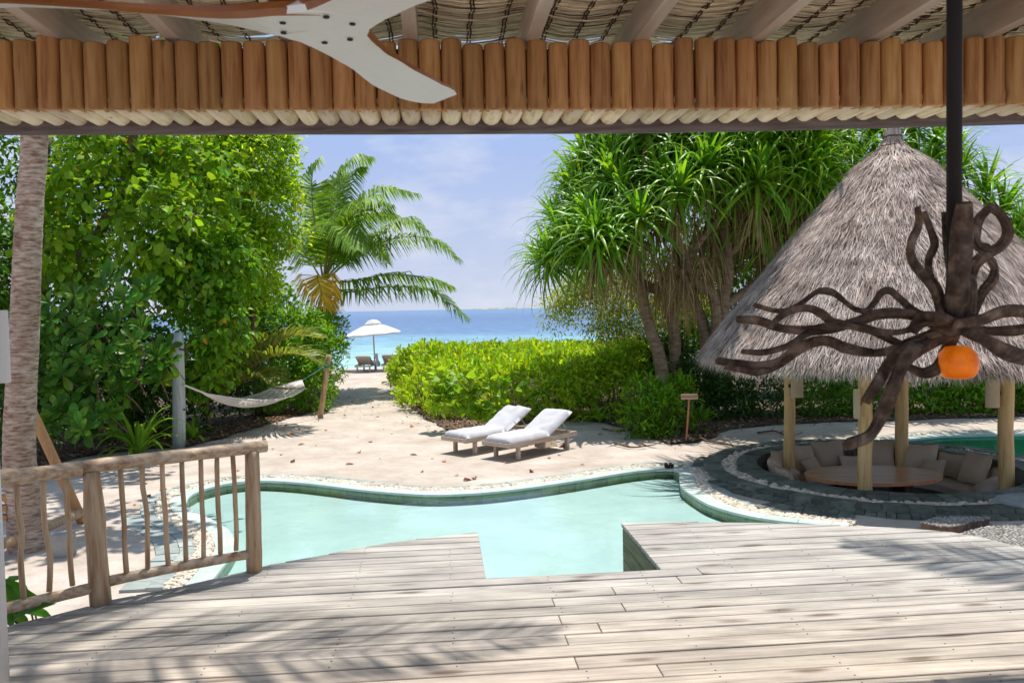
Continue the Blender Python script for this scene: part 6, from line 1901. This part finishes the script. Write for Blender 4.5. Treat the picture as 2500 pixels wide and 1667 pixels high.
# strap leaved lilies
def lily(px, py, label, n, ln, seed):
    r = random.Random(seed)
    c = ground_px(px, py)
    t = thing('strap_lily', label, 'plant', c, group='strap leaved lilies')
    for k in range(n):
        a = k * 2.4 + r.uniform(-.3, .3); el = R(r.uniform(35, 80)); h = Vector((math.cos(a), math.sin(a), 0))
        L = ln * r.uniform(.7, 1.1); p = c + h * .03; d = h * math.cos(el) + Vector((0, 0, math.sin(el))); side = Vector((-h.y, h.x, 0))
        V, Fc = [], []
        m = 8; kk = r.uniform(.12, .3)
        for i in range(m):
            tt = i / (m - 1); w = .075 * math.sin(math.pi * (.15 + .84 * tt)) ** .8
            V += [tuple(p - side * w * .5 + Vector((0, 0, .012))), tuple(p), tuple(p + side * w * .5 + Vector((0, 0, .012)))]
            p = p + d * L / (m - 1); d = (d + Vector((0, 0, -kk * (1 + tt)))).normalized()
        for i in range(m - 1):
            Fc += [(i * 3, i * 3 + 1, i * 3 + 4, i * 3 + 3), (i * 3 + 1, i * 3 + 2, i * 3 + 5, i * 3 + 4)]
        b = MB(); b.add(V, Fc); b.build('leaf', l_lily, t, smooth=True)
lily(338, 1112, 'bright strap leaved lily left of the grey shower post', 40, 1.2, 1)
lily(470, 1075, 'strap leaved lily right behind the grey shower post', 18, .75, 2)
lily(395, 1060, 'strap leaved lily behind the shower post, in the shade', 16, .8, 3)
lily(2005 - 540, 1030, 'dark strap leaved lily at the right end of the hedge', 22, .6, 4)
# bright bush by the hammock pole
lbs = [lob(760, 940, 21.2, .55, .6, .7), lob(700, 900, 21.0, .6, .6, .8), lob(730, 820, 21.8, .7, .6, .7), lob(790, 880, 22.6, .5, .8, .9), lob(650, 960, 20.4, .5, .5, .4), lob(680, 810, 22.2, .7, .7, .6), lob(775, 815, 23.5, .45, .9, .5), lob(800, 820, 25.5, .5, 1.0, .8)]
tF = thing('beach_naupaka', 'bright green bush of long leaves around the hammock pole beside the path', 'bush', (-5.6, 21.6, ZS))
P, D, U = crown_points(lbs, 900, 9, .07, .1)
ll = rng.uniform(.16, .26, len(P)); V, Fc = leaves(P, D, U, ll, ll * .34, T_SPOON)
link('foliage', npmesh('foliage', V, Fc, l_bush), tF)
trunk(tF, [(-5.6, 21.6, ZS), (-5.6, 21.5, .2), (-5.5, 21.5, .8)], .05, .03, m_bark, name='stem')
for tr_, lb_, n_ in ((tA, [lob(300, 480, 16.2, 1.3, .9, 1.2), lob(420, 560, 16.0, .8, .6, .9)], 16), (tB, [lob(500, 760, 16.6, .6, .5, 1.2)], 9), (tC, [lob(640, 500, 19.4, 1.0, .8, 1.2)], 14)):
    P, D, U = crown_points(lb_, n_, 1, .1, .8, rmin=.95)
    ll = rng.uniform(.12, .2, len(P)); V, Fc = leaves(P, D, U, ll, ll * .7, T_OVATE)
    o = link('yellow_leaves', npmesh('yellow_leaves', V, Fc, l_yel), tr_); o['kind'] = 'stuff'
# ------------------------------------------------------------------ hedge and right shrubs
hedge = thing('naupaka_hedge', 'broad sunny yellow green hedge between the sand and the sea', 'hedge', (0.4, 24, ZS))
hp = [(-1.95, 19.2), (-.5, 18.5), (1.6, 18.3), (3.0, 18.3), (4.2, 20), (5.4, 24), (6.4, 33), (-3.9, 34.5), (-4.6, 30), (-3.6, 24.5), (-2.8, 21)]
hpv = [Vector((x, y, 0)) for x, y in hp]
def dist_edge(x, y, poly):
    best = 9
    for a, c in zip(poly, poly[1:] + poly[:1]):
        ab = c - a; t = max(0, min(1, (Vector((x, y, 0)) - a).dot(ab) / ab.length_squared)); best = min(best, (a + ab * t - Vector((x, y, 0))).length)
    return best
P_, O_ = [], []
while len(P_) < 3800:
    y = 17.5 + 17.5 * random.random() ** 1.35; x = random.uniform(-4.8, 6.5)
    if not in_poly(x, y, hpv): continue
    de = dist_edge(x, y, hpv)
    h = .96 + .20 * mnoise.noise(Vector((x * .8, y * .8, 0))) + .20 * mnoise.noise(Vector((x * 2.2, y * 2.2, 4)))
    side = de < .55
    zt = h * min(1, .35 + de * 1.6)
    if side and random.random() < .65: z = random.uniform(.05, max(.15, zt)); o_ = Vector((random.gauss(0, .3), -1 if y < 24 else -.3, .4))
    else: z = zt + random.gauss(0, .05); o_ = Vector((random.gauss(0, .3), -.35, 1))
    P_.append((x, y, ZS + z)); O_.append(tuple(o_.normalized()))
P_ = np.repeat(np.array(P_), 9, axis=0); O_ = np.repeat(np.array(O_), 9, axis=0)
k = len(P_)
ll = rng.uniform(.13, .28, k)
V, Fc = leaves(P_ + rng.normal(size=(k, 3)) * .06, norm(O_ * .75 + rng.normal(size=(k, 3)) * .62), norm(O_ + rng.normal(size=(k, 3)) * .4), ll, ll * rng.uniform(.42, .6, k), T_SPOON)
link('foliage', npmesh('foliage', V, Fc, l_hedge), hedge)
n = 240
Pt, Dt, Ut = [], [], []
b = MB()
for _ in range(170):
    y = random.uniform(17.9, 22); x = random.uniform(-2.6, 4.2)
    if in_poly(x, y, hpv):
        b.tube([(x, y, ZS), (x + random.uniform(-.2, .2), y + random.uniform(-.2, .1), ZS + random.uniform(.5, .95))], .010, n=4, cap=False)
b.build('stems', m_bark, hedge)['kind'] = 'stuff'
# round leaved front bush
lbs = [lob(1100, 975, 17.2, .33, .3, .30), lob(1185, 965, 17.1, .34, .3, .30), lob(1120, 1015, 17.0, .30, .25, .22), lob(1165, 1020, 17.0, .25, .2, .2), lob(1245, 945, 17.2, .3, .3, .25), lob(1160, 930, 17.3, .4, .3, .22), lob(1085, 935, 17.4, .3, .3, .22)]
rf = thing('round_leaf_bush', 'bush of large round lime leaves at the hedge corner behind the loungers', 'bush', (-.9, 17.5, ZS))
P, D, U = crown_points(lbs, 44, 7, .07, .1, front=.95, rmin=.8)
ll = rng.uniform(.17, .29, len(P))
sel = np.argsort(np.linalg.norm(P - np.array(CAM), axis=1))[:280]
leaf_parts('leaf', P[sel], D[sel], U[sel], ll[sel], ll[sel] * .95, T_OVATE, [l_hedgep], rf)
ot = np.ones(len(P), bool); ot[sel] = False
V, Fc = leaves(P[ot], D[ot], U[ot], ll[ot], ll[ot] * .95, T_OVATE); o = link('leaves', npmesh('leaves', V, Fc, l_hedge), rf); o['kind'] = 'stuff'
# yellow green bush at the hedge's right end
lbs = [lob(1490, 905, 19.2, .55, .5, .45), lob(1420, 930, 18.8, .6, .5, .45), lob(1360, 960, 18.4, .5, .4, .4), lob(1540, 880, 19.8, .4, .5, .4)]
tG = thing('yellow_green_bush', 'yellow green bush at the right end of the hedge before the pandanus trunks', 'bush', (2.0, 19, ZS))
P, D, U = crown_points(lbs, 420, 9, .06, .0); ll = rng.uniform(.10, .17, len(P)); V, Fc = leaves(P, D, U, ll, ll * .6, T_SPOON)
link('foliage', npmesh('foliage', V, Fc, l_hedge), tG)
# shrub around the sign
lbs = [lob(1580, 975, 16.6, .45, .4, .35), lob(1560, 1030, 16.0, .40, .35, .35), lob(1610, 1000, 16.2, .4, .35, .4), lob(1650, 960, 16.8, .35, .35, .3), lob(1700, 1030, 16.4, .25, .25, .2), lob(1610, 1060, 15.9, .3, .25, .18)]
tH = thing('leafy_shrub', 'green shrub with upright leaf tufts left of the wooden sign', 'shrub', (2.8, 16.4, ZS))
P, D, U = crown_points(lbs, 230, 9, .06, -.25, rmin=.6); ll = rng.uniform(.14, .23, len(P)); V, Fc = leaves(P, D, U, ll, ll * .36, T_SPOON)
link('foliage', npmesh('foliage', V, Fc, l_bush), tH)
b = MB()
for _ in range(40):
    x, y = random.uniform(2.3, 3.4), random.uniform(15.9, 16.8)
    b.tube([(x, y, ZS), (x + random.uniform(-.25, .25), y, ZS + random.uniform(.3, .8))], .008, n=4, cap=False)
b.build('stems', m_bark, tH)['kind'] = 'stuff'
# shade shrubs under the pandanus and behind the gazebo
def shrub(name, label, lbs, n, per, mat, L, W, tpl=T_SMALL, rmin=.5, droop=.1, base=None, sp=.12, nst=5):
    t = thing(name, label, 'shrub', base or base_of(lbs[0]))
    P, D, U = crown_points(lbs, n, per, sp, droop, rmin=rmin); ll = rng.uniform(*L, len(P)); V, Fc = leaves(P, D, U, ll, ll * rng.uniform(*W, len(P)), tpl)
    link('foliage', npmesh('foliage', V, Fc, mat), t)
    b = MB()
    for lb in lbs:
        for _ in range(nst):
            b.tube([(lb[0] + random.uniform(-.5, .5) * lb[3], lb[1], ZS), (lb[0] + random.uniform(-.8, .8) * lb[3], lb[1], lb[2] + random.uniform(-.2, .5) * lb[5])], .012, n=4, cap=False)
    b.build('stems', m_bark, t)['kind'] = 'stuff'
    return t
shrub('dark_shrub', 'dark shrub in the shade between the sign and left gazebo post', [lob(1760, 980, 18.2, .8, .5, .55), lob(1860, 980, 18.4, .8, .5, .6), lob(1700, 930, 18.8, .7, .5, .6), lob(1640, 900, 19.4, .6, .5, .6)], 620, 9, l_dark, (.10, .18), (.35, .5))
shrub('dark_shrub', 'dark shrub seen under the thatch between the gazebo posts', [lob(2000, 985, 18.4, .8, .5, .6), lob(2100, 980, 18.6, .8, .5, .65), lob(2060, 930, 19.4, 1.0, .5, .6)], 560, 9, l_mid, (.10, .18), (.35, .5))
shrub('sunlit_shrub', 'sunlit green shrub behind the second pool right of the back post', [lob(2260, 970, 18.6, .7, .5, .6), lob(2350, 980, 18.4, .8, .5, .6), lob(2450, 960, 18.6, .8, .5, .7), lob(2540, 960, 18.4, .8, .5, .8)], 800, 9, l_bush, (.12, .20), (.4, .55))
shrub('airy_shrub', 'pale airy small leaved shrub hanging under the pandanus by the sea', [lob(1420, 720, 22.5, .75, .7, .5), lob(1370, 760, 22.8, .45, .5, .6), lob(1490, 790, 22.0, .7, .6, .5), lob(1560, 730, 22, .8, .6, .7), lob(1530, 850, 21.5, .8, .6, .5), lob(1600, 820, 21.5, .7, .6, .8), lob(1680, 800, 21.8, .8, .6, .9), lob(1460, 700, 22.6, .8, .6, .6)], 1900, 12, l_olive, (.07, .13), (.4, .6), rmin=.2, droop=.4, sp=.2, nst=0)
shrub('backing_tree', 'broad leafy tree behind the pandanus trunks, sunlit through gaps', [lob(1660, 720, 22.8, 1.1, .7, 1.3), lob(1700, 850, 21.5, 1.0, .7, .9), lob(1750, 700, 23.5, 1.5, 1.0, 1.5), lob(1920, 780, 23.0, 1.2, 1.0, 1.4), lob(1830, 560, 24, 1.5, 1.0, 1.5), lob(2060, 600, 23.5, 1.6, 1, 2.0), lob(2300, 700, 23.5, 1.8, 1.0, 2.2), lob(2520, 780, 23, 1.2, 1, 1.8)], 2300, 10, l_mid, (.14, .26), (.45, .65), rmin=.4, sp=.2, nst=1)
# low beach shrubs beyond the hedge
P_ = []
while len(P_) < 2600:
    x, y = random.uniform(-4.4, 14), random.uniform(34.5, 38.5)
    z = .9 + .16 * mnoise.noise(Vector((x * .6, y * .6, 2)))
    P_.append((x, y, sand_z(x, y) + z * random.random() ** .4))
P_ = np.repeat(np.array(P_), 8, axis=0); k = len(P_); ll = rng.uniform(.10, .18, k)
V, Fc = leaves(P_ + rng.normal(size=(k, 3)) * .12, rng.normal(size=(k, 3)) * .6 + np.array([0, -.3, .8]), rng.normal(size=(k, 3)) + np.array([0, -.3, 1]), ll, ll * .35, T_SMALL)
tag(link('beach_scrub', npmesh('beach_scrub', V, Fc, l_grass)), 'low olive green beach scrub beyond the hedge at the water', kind='stuff')
# plant in the left foreground below the deck
nc = G(60, 1560, -.35)
np_ = thing('foreground_plant', 'large leaved green plant poking through the railing at the lower left', 'plant', (nc.x, nc.y, ZS))
tips = [((60, 1500), (115, 1468)), ((45, 1440), (5, 1412)), ((50, 1450), (108, 1470)), ((15, 1450), (50, 1480)), ((75, 1490), (120, 1500)), ((35, 1500), (70, 1520)), ((10, 1500), (30, 1520)), ((20, 1420), (45, 1408)), ((30, 1470), (-15, 1470))]
b = MB(); root = Vector((nc.x, nc.y + .1, ZS))
for k, (a, c) in enumerate(tips):
    pa, pc = Y(a[0], a[1], 4.75 + .05 * (k % 3)), Y(c[0], c[1], 4.70 + .08 * (k % 3))
    pa2 = pa - (pc - pa) * .9
    d = pc - pa2
    leaf_parts('leaf', np.array([tuple(pa2)]), np.array([tuple(d)]), np.array([(0.1, -.5, 1.0)]), np.array([max(.15, d.length * 1.1)]), np.array([.10]), T_OVATE, l_near, np_)
    b.tube([root, root.lerp(pa2, .6) + Vector((0, .05, .05)), pa2], .006, n=5, cap=False)
b.build('stems', m_bark, np_)['kind'] = 'stuff'
